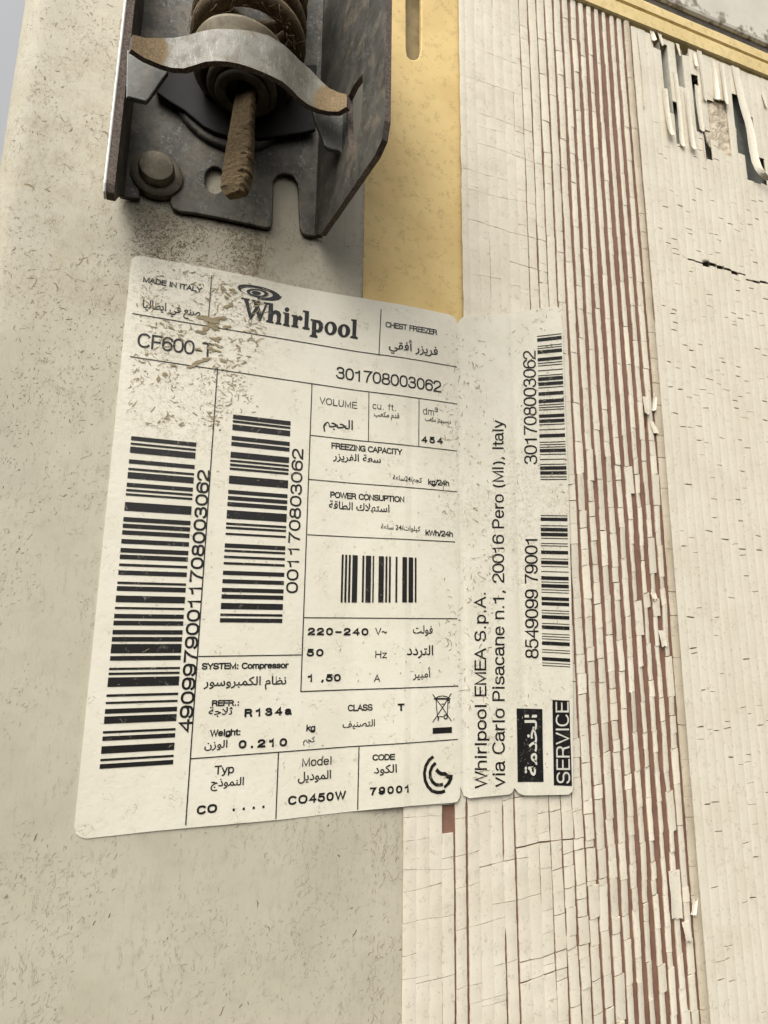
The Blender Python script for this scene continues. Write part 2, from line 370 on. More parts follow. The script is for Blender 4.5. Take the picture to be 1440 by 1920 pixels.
# top rail, gasket gap and lid, all running along the top
def extr(name, prof, mat, x0=44, x1=300, seg=1, wob=0):
    mb = MB(); V = []; n = len(prof); xs = [x0+(x1-x0)*i/seg for i in range(seg+1)]
    for x in xs:
        for h, z in prof: V.append((x, -h, z+wob*nz(x*.05, z)))
    Fs = [(i*n+j, i*n+j+1, (i+1)*n+j+1, (i+1)*n+j) for i in range(seg) for j in range(n-1)]
    mb.add(V, Fs); return mb.build(name, mat, freezer)
ZG = W(1298, 66)[1]; ZR = W(1298, 46)[1]
o = extr('top_rail', [(-4, ZTOP-3), (1.0, ZTOP+.2), (1.6, ZTOP+.8), (1.6, ZG-1.1), (1.1, ZG-.35), (.2, ZG), (1.0, ZG+.4), (1.5, ZG+.9), (1.5, ZR-.9), (1.2, ZR-.2), (.6, ZR), (-8, ZR)], M_RAIL, seg=60, wob=.12)
extr('lid_gasket', [(-1.4, ZR-.3), (-.9, ZR+.8), (-.6, ZR+3), (-.9, ZR+6.5), (-6, ZR+8)], M_GASK, seg=60, wob=.25)
extr('lid', [(-10, ZR+6.6), (-.5, ZR+6.4), (.3, ZR+7.2), (.6, ZR+8.6), (1.0, ZR+60), (-40, ZR+66)], M_LID, seg=60, wob=.2)

# ------------------------------------------------------------------ cracked twin-wall sheet
PITCH = 3.87; X0 = 156.3
def XB(k, z): return X0-PITCH*k+.22*math.sin(z/47.0+k*.35)+.10*nz(z*.06, k*3.1)
GW = {0: 1.05, 1: 1.45, 2: 1.6, 3: 1.65, 4: 1.55, 5: 1.4, 6: 1.25, 7: 1.15, 8: .95, 9: .8, 10: .62, 11: .5, 12: .4, 13: .3}
RUNS = []      # extra cracks (k, zlo, zhi, width)
def run(x, y0, y1, wd, yref=None):
    X, _ = W(x, yref if yref is not None else (y0+y1)/2); k = round((X0-X)/PITCH)
    z0 = W(x, y0)[1]; z1 = W(x, y1)[1]; RUNS.append((k, min(z0, z1), max(z0, z1), wd))
for q in ((977, 87, 208, .32), (994, 87, 250, .4), (988, 352, 500, .35), (1009, 320, 533, .38), (964, 170, 250, .18), (926, -20, 22, .3), (924, 450, 562, .16), (1004, -20, 320, .42),
          (1015, 533, 560, .3), (843, 1506, 2100, .62), (869, 1495, 2100, .8), (950, 1500, 1613, .5), (957, 1740, 2100, .6), (972, 1480, 2100, .7), (1032, 1490, 1580, .3), (1054, 1490, 1540, .4),
          (818, 1520, 1590, .1), (818, 1830, 2000, .1), (1018, 1585, 1690, .25), (1040, 1670, 1735, .4)): run(*q)
def G(k, z):
    g = 0.0
    if k in GW:
        g = (1.40 if k < 8 else 1.5)*GW[k]*(1+.35*nz(z*.022, k*1.7)+.14*nz(z*.3, k*2.3))
        if z < -40: g *= 0.92 if k < 7 else .85
        if k >= 11: g = max(0, g*(1+1.1*nz(z*.05, k*5.1+9)))
    if k == -1: g = .85 if z > 112 else .12
    for kk, a_, b_, wd in RUNS:
        if kk == k and a_ <= z <= b_: g = max(g, wd*(1+.3*nz(z*.3, k)) * min(1, (z-a_)/3+.25, (b_-z)/3+.25))
    if g < .05: g = 0
    return g
CUTS = {}      # column k lies between boundaries k+1 (left) and k (right): list of (zl, zr, gap)
def cut(k, zl, zr, g, sa=-1, sb=2): CUTS.setdefault(k, []).append((zl, zr, g, sa, sb))
rc = random.Random(11)
for k in range(0, 14):
    z = -175+rc.random()*10
    while z < 246:
        lower = z < 60
        zl = z+rc.uniform(-.35, .35); cut(k, zl, zl+rc.uniform(-.3, .3)+(.35 if lower else -.1), rc.choice((.07, .1, .15, .28) if lower else (.05, .07, .1, .2)))
        z += rc.uniform(4, 13) if lower else rc.uniform(7, 21)
def path(k, z, n, g, sl=None):
    sl = rc.uniform(-.35, .35) if sl is None else sl
    for i in range(n):
        z2 = z+sl+rc.uniform(-.35, .35); cut(k-i, z, z2, g*rc.uniform(.5, 1.4)); z = z2+rc.uniform(-.1, .1)
for (x, y, n, g) in ((895, 95, 7, .1), (885, 150, 6, .12), (900, 215, 6, .15), (900, 272, 8, .1), (875, 320, 5, .12), (880, 350, 7, .1), (886, 415, 8, .25), (880, 515, 3, .1), (955, 492, 4, .18), (958, 536, 3, .1),
                     (945, 60, 4, .1), (945, 375, 4, .14), (890, 360, 3, .08), (900, 240, 3, .1)):
    X, Z = W(x, y); path(int((X0-X)/PITCH), Z, n, g)
for (x, y, n, g) in ((767, 1575, 2, .12), (767, 1670, 3, .2), (767, 1728, 3, .14), (767, 1790, 1, .1), (800, 1838, 3, .2), (850, 1606, 3, .14), (870, 1533, 3, .2), (872, 1740, 4, .2), (870, 1662, 2, .1), (920, 1622, 4, .25),
                     (945, 1690, 4, .22), (975, 1588, 5, .45), (978, 1802, 4, .6), (930, 1808, 2, .15), (985, 1840, 4, .4), (990, 1800, 6, .3), (1060, 1600, 4, .3), (880, 1880, 3, .15), (925, 1880, 2, .15), (1065, 1665, 4, .25), (1060, 1780, 3, .3), (950, 1500, 3, .2), (870, 1850, 2, .15)):
    X, Z = W(x, y); path(int((X0-X)/PITCH), Z, n, g, .3)
for z in range(-170, 40, 13):       # sheet hidden under the label and below the frame
    path(24, z, 4, .1)
z = -170
while z < 247: cut(-1, z, z+rc.uniform(-.2, .2), rc.choice((.08, .15, .25))); z += rc.uniform(6, 15)
# right field: short dashes that open one flute at a time, loosely in rows
z = -178.0
while z < 205:
    sl = rc.uniform(-.12, .12); zz = z
    for k in range(-3, -28, -1):
        zz += sl
        if rc.random() < .24:
            q = zz+rc.uniform(-3.2, 3.2); a0 = rc.uniform(-.1, .35); cut(k, q, q+rc.uniform(-.45, .45), rc.choice((.16, .24, .32, .42)), max(0, a0), min(1, a0+rc.uniform(.55, 1.05)))
    z += rc.uniform(3.6, 6.0)
for k in range(-2, -28, -1):         # long stepped crack across the right field
    x = X0-PITCH*(k+.5); pts = [W(1252, 477), W(1300, 489), W(1345, 503), W(1385, 514), W(1412, 531), W(1440, 534), W(1500, 560)]
    for (xa, za), (xb_, zb) in zip(pts, pts[1:]):
        if xa <= x < xb_: q = za+(zb-za)*(x-xa)/(xb_-xa)+rc.uniform(-.7, .7); cut(k, q, q+rc.uniform(-.3, .3), rc.choice((.3, .7, 1.1, 1.6, 2.0)))
HOLES = []     # (k, zlo, zhi): skin gone
def hole(x, y0, y1, kk=None):
    X, Zm = W(x, (y0+y1)/2); k = math.floor((X0-X)/PITCH); a_, b_ = W(x, y1)[1], W(x, y0)[1]; HOLES.append((k, a_, b_))
for q in ((848, 1508, 1559), (1236, 76, 97), (1255, 90, 214), (1265, 80, 137), (1280, 121, 167), (1287, 92, 108), (1299, 142, 246), (1276, 198, 273), (1321, 245, 299), (1329, 255, 285),
          (1327, 190, 262), (1345, 190, 282), (1362, 194, 294), (1381, 181, 288), (1397, 178, 338), (1414, 225, 345), (1428, 300, 347)): hole(*q)
M_SK = (M_EDGE, M_BEAD)
def build_sheet(name, ks, zlo, zhi, basemat, step=1.5):
    mb = MB(); r_ = random.Random(ks[0]*13+5)
    for k in ks:
        bead = (k == -1)
        lo = zlo
        if k >= 20: top = 20
        else: top = zhi-(.2+.7*abs(nz(k*1.3, 4))) if k >= -1 else zhi-.3-.9*abs(nz(k*.9, 7))
        segs = []; cuts = sorted(CUTS.get(k, []), key=lambda c: c[0]+c[1]); prev = (lo, lo)
        for zl, zr, g, sa, sb in cuts:
            if zl <= lo+1 or zl >= top-1 or min(zl, zr)-max(prev[:2]) < 1.0: continue
            segs.append((prev, (zl, zr, -g/2, sa, sb))); prev = (zl, zr, g/2, sa, sb)
        segs.append((prev, (top, top)))
        out = []
        for s0, s1 in segs:          # subtract the holes
            pcs = [(s0, s1)]
            for hk, ha, hb in HOLES:
                if hk != k: continue
                nx = []
                for a_, b_ in pcs:
                    za, zb = sum(a_[:2])/2, sum(b_[:2])/2
                    if hb <= za or ha >= zb: nx.append((a_, b_)); continue
                    j1, j2 = r_.uniform(-.3, .3), r_.uniform(-.3, .3)
                    if ha-za > .8: nx.append((a_, (ha+j1, ha+j2)))
                    if zb-hb > .8: nx.append(((hb+j2, hb+j1), b_))
                pcs = nx
            out += pcs
        for s0, s1 in out:
            zm = (sum(s0[:2])+sum(s1[:2]))/4; ln = (sum(s1[:2])-sum(s0[:2]))/2
            def endz(e_, s):
                z = e_[0]+(e_[1]-e_[0])*s
                if len(e_) > 2:
                    z += e_[2]*(1.0 if e_[3] < 0 else max(0.0, min(1.0, (s-e_[3])/.1, (e_[4]-s)/.1)))
                return z
            crk = k in GW and k < 12
            nc = 6 if k >= -1 else 11
            lo_, hi_ = max(s0[:2])+.45, min(s1[:2])-.45; rows = [None]+[g_*step for g_ in range(math.ceil(lo_/step), math.floor(hi_/step)+1)]+[None]; n = len(rows)
            tilt = r_.gauss(0, .10 if zm < 60 else .05) if crk else (r_.gauss(0, .03) if k >= 12 else 0)
            lift = abs(r_.gauss(0, .09 if zm < 60 else .035)) if crk else 0
            ztilt = r_.gauss(0, .014 if zm < 60 else .006)*ln if crk else 0
            skew = r_.gauss(0, .10) if crk else 0; dx = r_.gauss(0, .07 if zm < 80 else .04) if crk else 0
            shut = crk and r_.random() < (.05 if zm < 60 else .01)
            V = []
            e0 = r_.uniform(-.35, .35); e1 = r_.uniform(-.35, .35)
            for i in range(n):
                t = i/(n-1)
                for j in range(nc):
                    s = j/(nc-1)
                    z0 = endz(s0, s); z1 = endz(s1, s)
                    z = (z0 if i == 0 else z1) if rows[i] is None else rows[i]
                    gl, gr = G(k+1, z), G(k, z)
                    if shut: gr *= -.15
                    jag = .11 if (gl or gr) else 0
                    xl = XB(k+1, z)+gl*(.5 if k+1 != 0 else .35)+(jag*(nz(z*.7, k*7.7)+.5*nz(z*2.1, k*3.3)) if gl else 0)
                    xr = XB(k, z)-gr*.5+(jag*(nz(z*.7, k*7.7+40)+.5*nz(z*2.1, k*3.3+40)) if gr else 0)
                    if k == 19 and z > 20: xl = max(xl, 80.2+.35*nz(z*.12, 1)+.12*nz(z*.7, 2))
                    if bead: xl += .5*0+.15*nz(z*.2, 3); xr -= .15+.1*nz(z*.3, 8)
                    x = xl+(xr-xl)*s+skew*(t-.5)+dx
                    c_ = 1-abs(2*s-1)**2.4
                    bul = .30 if bead else (.08 if k >= 12 else (.10 if crk else .085))
                    h = .55+bul*c_+tilt*(2*s-1)+lift+ztilt*(t-.5)+(.12*nz(x*.1, z*.05, 2) if not bead else .1*nz(z*.15, 5)+.25)
                    if not crk and not bead and k >= 12: h += .10*nz(z*.25, k*.7)
                    if s1[0] >= top-.01 and t > .9: h += .5*(t-.9)*10*abs(nz(k*2.2, 1))
                    ze = (e1 if i == n-1 else e0 if i == 0 else 0)*(.25 if crk else .12)*math.sin(s*6+k)
                    V.append((x, -h, z+ze))
            Fs = []
            for i in range(n-1):
                for j in range(nc-1): Fs.append((i*nc+j, i*nc+j+1, (i+1)*nc+j+1, (i+1)*nc+j))
            mb.add(V, Fs, 2 if bead else 0)
            ring = [j for j in range(nc)]+[i*nc+nc-1 for i in range(1, n)]+[(n-1)*nc+j for j in range(nc-2, -1, -1)]+[i*nc for i in range(n-2, 0, -1)]
            R = [V[q] for q in ring]; m = len(R)
            mb.add(R+[(x, y+.38, z) for x, y, z in R], [(i, i+m, (i+1) % m+m, (i+1) % m) for i in range(m)], 1)
    o = mb.build(name, M_FILM, freezer, False, (M_EDGE, M_BEAD))
    for p in o.data.polygons: p.use_smooth = p.material_index != 1
    return o
build_sheet('cracked_sheet', list(range(24, -2, -1)), -180, ZTOP, M_FILM, 1.0)
build_sheet('ribbed_sheet', list(range(-2, -28, -1)), -180, ZTOP-.6, M_FILM, 2.2)
# what shows between the cracked ribs and in the open flutes
mb = MB(); xs = [61.4, 80.2, 163.2]
mb.add([(61.8, -.12, -180), (162.6, -.12, -180), (162.6, -.12, 20), (61.8, -.12, 20)], [(0, 1, 2, 3)])
mb.add([(80.6, -.12, 20), (162.6, -.12, 20), (162.6, -.12, ZTOP-.6), (80.6, -.12, ZTOP-.6)], [(0, 1, 2, 3)])
mb.build('sheet_core', M_BROWN, freezer)
mb = MB()
mb.add([(162.6, 3.0, -180), (266, 3.0, -180), (266, 3.0, ZTOP-.5), (162.6, 3.0, ZTOP-.5)], [(0, 1, 2, 3)])
for k in range(-2, -28, -1):
    V = []; zs = [-180+i*6 for i in range(72)]
    for z in zs:
        x = XB(k, z); V += [(x-.16, 3.0, z), (x-.14, -.25, z), (x+.14, -.25, z), (x+.16, 3.0, z)]
    zt0, zt1, xt = W(1380, 350)[1], W(1350, 182)[1], W(1312, 240)[0]
    mb.add(V, [(i*4+j, i*4+j+1, i*4+j+5, i*4+j+4) for i in range(len(zs)-1) for j in range(3) if not (V[i*4][0] > xt and zs[i+1] > zt0 and zs[i] < zt1)])
mb.build('flute_walls', M_CAV, freezer)
# dark bare hole and torn brown layer at the top right
def relief(loop, hf, step):
    v, f = fill([loop]); bm = bmesh.new()
    for p in v: bm.verts.new((p[0], 0, p[1]))
    bm.verts.ensure_lookup_table()
    for t in f: bm.faces.new([bm.verts[i] for i in t])
    for ax in (0, 2):
        q = min(v[i][ax//2] for i in range(len(v))); e_ = max(v[i][ax//2] for i in range(len(v)))
        while q < e_:
            q += step; no = (1, 0, 0) if ax == 0 else (0, 0, 1); bmesh.ops.bisect_plane(bm, geom=bm.verts[:]+bm.edges[:]+bm.faces[:], plane_co=(q, 0, 0) if ax == 0 else (0, 0, q), plane_no=no)
    for q in bm.verts: q.co.y = -hf(q.co.x, q.co.z)
    bm.verts.index_update(); V = [tuple(q.co) for q in bm.verts]; Fs = []
    for t in bm.faces:
        ids = [q.index for q in t.verts]; a_, b_, c_ = [Vector(V[i]) for i in ids[:3]]
        Fs.append(tuple(ids) if (b_-a_).cross(c_-a_).y < 0 else tuple(ids[::-1]))
    bnd = [(e2.verts[0].index, e2.verts[1].index) for e2 in bm.edges if e2.is_boundary]; bm.free(); n = len(V)
    return V+[(x, y+.5, z) for x, y, z in V], Fs+[(a_, b_, b_+n, a_+n) for a_, b_ in bnd]
mb = MB()
tl_ = [W(x, y) for x, y in ((1316, 186), (1322, 184), (1336, 181), (1352, 188), (1368, 192), (1374, 198), (1377, 215), (1376, 230), (1380, 250), (1381, 270), (1379, 292), (1366, 300), (1352, 292), (1340, 288), (1325, 268), (1319, 240))]
mb.add(*relief(tl_, lambda x, z: -.15+.75*nz(x*.16, z*.09, 3)+.35*nz(x*.5, z*.4, 8)+.15*nz(x*1.4, z*1.4), .7)); mb.build('torn_layer', M_TORN, freezer)
mb = MB()
plate(mb, [[W(x, y, -2.0) for x, y in ((1356, 176), (1392, 172), (1402, 200), (1430, 290), (1470, 345), (1446, 352), (1386, 346), (1384, 288), (1372, 284), (1372, 230))][::-1]], -2.9, -2.0)
mb.build('bare_hole', M_DARKCAV, freezer)

def ribbon(name, pts, wd, mat, curl=.35, thick=.16, n=22, roll=0.0, parent=freezer):
    """peeled strip: pts (x px, y px, h mm) along its middle; wd mm"""
    P3 = [Vector(P(*p)) for p in pts]
    def at(t):
        f = t*(len(P3)-1); i = min(int(f), len(P3)-2); u = f-i
        a_, b_ = P3[max(i-1, 0)], P3[min(i+2, len(P3)-1)]
        p1, p2 = P3[i], P3[i+1]; return .5*((2*p1)+(p2-a_)*u+(2*a_-5*p1+4*p2-b_)*u*u+(3*p1-a_-3*p2+b_)*u**3) if len(P3) > 2 else p1.lerp(p2, u)
    nc = 5; V = []
    for i in range(n+1):
        t = i/n; c = at(t); r = roll*t
        for j in range(nc):
            s = j/(nc-1)*2-1; x = s*wd/2*(1+.10*nz(i*.5, j, 3)+.14*nz(i*1.9, j*2, wd)*(.3+t))
            V.append((c.x+x*math.cos(r), c.y+x*math.sin(r)-curl*s*s*(.4+t), c.z+.2*nz(s*2, t*5)+(.9*nz(s*2.2, wd*7, pts[0][0])+.4*nz(s*6, pts[0][0]))*t**6))
    m = len(V); V2 = V+[(x, y+thick, z) for x, y, z in V]; Fs = []; W_ = nc
    for i in range(n):
        for j in range(nc-1):
            q = (i*W_+j, i*W_+j+1, (i+1)*W_+j+1, (i+1)*W_+j); Fs.append(tuple(reversed(q))); Fs.append(tuple(z+m for z in q))
    ring = [j for j in range(nc)]+[i*nc+nc-1 for i in range(1, n+1)]+[n*nc+j for j in range(nc-2, -1, -1)]+[i*nc for i in range(n-1, 0, -1)]
    Fs += [(ring[i], ring[(i+1) % len(ring)], ring[(i+1) % len(ring)]+m, ring[i]+m) for i in range(len(ring))]
    mb = MB(); mb.add(V2, Fs); return mb.build(name, mat, parent, False)
for pts, wd, cu, ro in ((((1246, 165, 1.0), (1250, 205, 1.3), (1255, 238, 1.9), (1259, 252, 2.6)), 3.6, .5, .1),
                        (((1266, 136, 1.0), (1273, 200, 1.2), (1278, 262, 1.4), (1281, 274, 1.7)), 2.6, .3, -.15),
                        (((1287, 168, 1.0), (1292, 220, 1.3), (1297, 262, 1.6), (1300, 279, 2.1)), 3.5, .45, .1),
                        (((1307, 160, 1.0), (1310, 200, 1.2), (1316, 245, 1.5)), 3.4, .3, .05),
                        (((1311, 95, 1.0), (1318, 150, 1.2), (1322, 188, 1.5)), 3.2, .3, .3),
                        (((1317, 246, .9), (1320, 280, 1.1), (1325, 299, 1.3)), .55, .0, 1.0),
                        (((1378, 125, 1.0), (1391, 190, 1.8), (1405, 240, 2.6), (1414, 296, 3.4), (1424, 322, 3.8), (1438, 338, 2.6)), 4.4, .5, -.25),
                        (((1236, 62, 1.0), (1241, 84, 1.6)), 2.4, .3, .3), (((1336, 112, .9), (1341, 150, 1.1), (1344, 186, 1.9)), 3.0, .4, -.3), (((1352, 118, .9), (1357, 160, 1.1), (1361, 194, 2.2)), 3.4, .5, .2), (((1222, 58, .9), (1226, 76, 1.5)), 2.6, .3, -.4), (((1270, 82, .9), (1274, 104, 1.6)), 2.2, .3, .4), (((1300, 98, .9), (1305, 124, 1.5)), 2.0, .3, -.3), (((1430, 176, .9), (1436, 200, 1.4)), 2.4, .3, .3), (((1196, 60, 1.4), (1204, 130, 1.6), (1208, 200, 1.4)), .9, .1, .2)):
    ribbon('peeled_strip', [(x, y, .75+(h-.75)*.8) for x, y, h in pts], wd*(.95 if wd > 4 else .78), M_FILM, cu*.8, roll=ro)
# small lifted flakes and rust where the corner strip has broken
for pts, wd, ro in ((((1211, 744, .8), (1213, 776, 1.5)), 2.6, .25), (((1229, 737, .8), (1226, 770, 1.4)), 1.5, -.3), (((1221, 790, .8), (1230, 812, 1.2)), 2.0, -.2),
                    (((1225, 1112, .7), (1228, 1124, 1.1)), 2.2, .15), (((1285, 1728, .9), (1292, 1765, 1.5)), 2.6, .25), (((1306, 1676, .8), (1300, 1716, 1.5)), 1.6, -.25), (((1264, 1632, .7), (1270, 1722, 1.0)), 4.2, .05), (((1240, 1182, .8), (1246, 1212, 1.1)), 2.4, .1)):
    ribbon('lifted_flake', pts, wd, M_FILM, .15, roll=ro, n=6)
for x, y, s in ((1208, 795, 5), (1232, 775, 4), (1236, 1134, 6), (1306, 1742, 4), (1222, 832, 3)):
    pts = []
    for i in range(14):
        q = i/14*2*math.pi; rr = s*(1+.5*nz(math.cos(q)*2, math.sin(q)*2, x)); X, Z = W(x+rr*.7*math.cos(q), y-rr*1.8*math.sin(q)); pts.append((X, Z))
    mb = MB(); v, f = fill([pts]); mb.add([(p[0], -.16, p[1]) for p in v], f); mb.build('rust_spot', M_RUST, freezer)

# ================================================================== rating label
M_WORN = plain('worn through patch', (.31, .25, .15), (.25, .195, .11), .9, .6)
LH = 1.35          # label face height; it bridges panel, board and sheet
def lab_h(X): return .28+(LH-.28)*min(1, max(0, (X-44)/16))
outline = [(245, 492), (247, 484), (252, 479), (262, 477), (300, 484), (400, 502), (470, 516), (540, 533), (612, 546), (683, 558), (760, 574), (840, 591), (849, 595), (855, 601), (857, 609), (860, 603), (865, 597), (871, 595), (940, 589), (948, 591), (953, 597), (957, 590), (962, 587),
           (1038, 576), (1044, 578), (1048, 584), (1052.5, 625), (1056, 740), (1061, 867), (1065, 967), (1070, 1200), (1071.5, 1300), (1071.5, 1474), (1070, 1483), (1063, 1488.5), (981, 1490.5), (970, 1486), (963, 1476), (958, 1485), (952, 1488.5), (879, 1495.5), (868, 1491), (862, 1474),
           (861, 1492), (856, 1502), (848, 1504), (768, 1510), (528, 1538), (295, 1559), (162, 1574), (150, 1571), (142, 1565), (138.5, 1552)]
ol = []
for p, q in zip(outline, outline[1:]+outline[:1]):
    n = max(1, int(math.hypot(q[0]-p[0], q[1]-p[1])/14))
    for i in range(n): ol.append(W(p[0]+(q[0]-p[0])*i/n, p[1]+(q[1]-p[1])*i/n, .8))
ol = [(x+.05*nz(x*.8, z*.8), z+.05*nz(x*.8, z*.8, 5)) for x, z in ol]
def build_label():
    mn = min(p[0] for p in ol), max(p[0] for p in ol); bm = bmesh.new()
    v, f = fill([ol[::-1]])
    for p in v: bm.verts.new((p[0], 0, p[1]))
    bm.verts.ensure_lookup_table()
    for t in f: bm.faces.new([bm.verts[i] for i in t])
    x = mn[0]+4
    while x < mn[1]:
        bmesh.ops.bisect_plane(bm, geom=bm.verts[:]+bm.edges[:]+bm.faces[:], plane_co=(x, 0, 0), plane_no=(1, 0, 0)); x += 1.0 if 57 < x < 110 else 2.0
    z = -50
    while z < 112:
        bmesh.ops.bisect_plane(bm, geom=bm.verts[:]+bm.edges[:]+bm.faces[:], plane_co=(0, 0, z), plane_no=(0, 0, 1)); z += 2.0
    for q in bm.verts: q.co.y = -surf(q.co.x, q.co.z)
    bm.normal_update()
    V = [tuple(q.co) for q in bm.verts]; bm.verts.index_update()
    Fs = [tuple(q.index for q in t.verts) for t in bm.faces]
    n = len(V); bnd = [(e_.verts[0].index, e_.verts[1].index) for e_ in bm.edges if e_.is_boundary]
    bm.free()
    def up(t):
        a_, b_, c_ = [Vector(V[i]) for i in t[:3]]; return t if (b_-a_).cross(c_-a_).y < 0 else t[::-1]
    sf = lambda x, z: surf(x, z)+.085
    mb = MB(); mb.add(V+[(x, y+.22, z) for x, y, z in V], [up(t) for t in Fs]+[tuple(i+n for i in up(t)[::-1]) for t in Fs]+[(a_, b_, b_+n, a_+n) for a_, b_ in bnd])
    slivers(mb, scatter(650, -19, 14, 52, 97, .8, .12, .05, .6, .02, .12, 21), sf, 1)
    slivers(mb, scatter(260, -19, 16, 50, 97, 1.3, .22, .15, .6, .06, .1, 22), sf, 2)
    slivers(mb, scatter(230, 70, 90, -45, 96, .9, .14, 1.0, .9, .05, .1, 23), sf, 2)
    slivers(mb, scatter(160, 72, 88, -45, 96, 1.2, .15, .7, .9, .05, .1, 24), sf, 1)
    slivers(mb, scatter(170, 88, 112, -45, 104, .8, .12, 1.0, 1.0, .08, .1, 25), sf, 1)
    slivers(mb, scatter(160, -18, 70, -48, 60, .6, .11, .6, 1.2, .0, .05, 26), sf, 1)
    slivers(mb, scatter(90, 104, 117, 40, 108, 1.0, .16, .8, 1.0, .0, .2, 27), sf, 2)
    for x, y, a_, b_, an in ((393, 599, 3.4, 1.1, -.1), (414, 597, 2.6, .7, .25), (400, 612, 2.2, 1.0, -.3), (386, 617, 1.8, .6, .2), (372, 622, 1.5, .5, 0), (425, 613, 2.2, .5, .4), (378, 623, 1.6, .6, -.2), (404, 637, 1.9, .6, -.3), (398, 655, 2.6, .6, -.15), (432, 571, 1.1, .8, -.5), (425, 575, 1.3, .5, .3), (418, 540, .9, .9, -.7), (428, 552, 1.3, .4, -.6), (424, 558, .8, .6, 0),
                             (409, 634, 1.4, .5, .3), (382, 624, 1.2, .4, .1), (375, 678, 2.6, .5, .35), (360, 686, 2.0, .6, .5), (418, 676, 1.5, .6, -.2), (388, 672, 1.8, .4, .2), (309, 702, .9, 1.0, .6), (297, 709, .7, 1.0, -.3), (325, 685, 1.2, .4, 0), (372, 655, 1.2, .4, -.1), (408, 648, 1.0, .5, -.4), (340, 628, 1.0, .3, 0), (440, 548, .8, .5, .4), (436, 543, 1.2, .5, .1)):
        X, Z = W(x, y, .4); pts = []
        for i in range(26):
            q = i/26*2*math.pi; rr = 1+.75*nz(math.cos(q)*1.6+x, math.sin(q)*1.6, y)+.45*nz(math.cos(q)*5+x, math.sin(q)*5, y); u, v = a_*rr*math.cos(q)*.72, b_*rr*math.sin(q)*.8
            pts.append((X+u*math.cos(an)-v*math.sin(an), Z+u*math.sin(an)+v*math.cos(an)))
        v, f = fill([pts]); mb.add([(p[0], -sf(p[0], p[1])-.08, p[1]) for p in v], f, 2)
    return mb.build('paper', M_LABEL, label, False, (M_GRIME2, M_WORN))
def surf(X, Z):
    h = lab_h(X)+.10*nz(X*.06, Z*.05, 9)
    for fx, amp in ((61.4, -.12), (78.0, -.16), (98.0, -.14)): h += amp*math.exp(-((X-fx)/1.3)**2)     # perforation folds
    if X > 78: h += .25*((X-78)/40)**2+.08*nz(X*.2, Z*.1, 4)
    return h
_n = None
PR = .09           # print sits this far above the paper
build_label()
def onlabel(X, Z, dz=0.0): return (X, -(surf(X, Z)+PR+dz), Z)
def quads_to(mb, poly, m=0, dz=0.0):
    """a quad cut into pieces so that it follows the paper"""
    (a_, b_, c_, d_) = [Vector(p) for p in poly]; nu = max(1, int(max((b_-a_).length, (c_-d_).length)/1.0)); nv = max(1, int(max((d_-a_).length, (c_-b_).length)/1.0))
    V = []
    for i in range(nv+1):
        for j in range(nu+1):
            u, v = j/nu, i/nv; p = (a_.lerp(b_, u)).lerp(d_.lerp(c_, u), v); V.append(onlabel(p.x, p.y, dz))
    w_ = nu+1; mb.add(V, [(i*w_+j, i*w_+j+1, (i+1)*w_+j+1, (i+1)*w_+j) for i in range(nv) for j in range(nu)], m)
def lw(x, y): return W(x, y, .8 if x < 700 else 1.35)
def stroke(mb, pts, wd, m=0, dz=0.0, cap=.5):
    pts = [Vector(p) for p in pts]
    q = [pts[0]]
    for p in pts[1:]:
        if (p-q[-1]).length > 1e-4: q.append(p)
    pts = q
    if len(pts) < 2: return
    closed = (pts[0]-pts[-1]).length < 1e-3 and len(pts) > 3
    if not closed:
        pts[0] = pts[0]-(pts[1]-pts[0]).normalized()*wd*cap; pts[-1] = pts[-1]+(pts[-1]-pts[-2]).normalized()*wd*cap
    L, R = [], []; n = len(pts)
    for i in range(n):
        if closed: d0 = (pts[i]-pts[i-1] if i else pts[0]-pts[-2]).normalized(); d1 = (pts[i+1]-pts[i] if i < n-1 else pts[1]-pts[0]).normalized()
        else:
            d0 = (pts[i]-pts[i-1]).normalized() if i else (pts[1]-pts[0]).normalized(); d1 = (pts[i+1]-pts[i]).normalized() if i < n-1 else d0
        t = d0+d1
        if t.length < .35: t = d1*1.0; sc = 1.0
        else: t.normalize(); sc = min(1.9, 1/max(.4, t.dot(d1)))
        nrm = Vector((-t.y, t.x))*wd/2*sc; L.append(pts[i]+nrm); R.append(pts[i]-nrm)
    V = [onlabel(p.x, p.y, dz) for p in L]+[onlabel(p.x, p.y, dz) for p in R]
    mb.add(V, [(i, i+n, i+1+n, i+1) for i in range(n-1)], m)
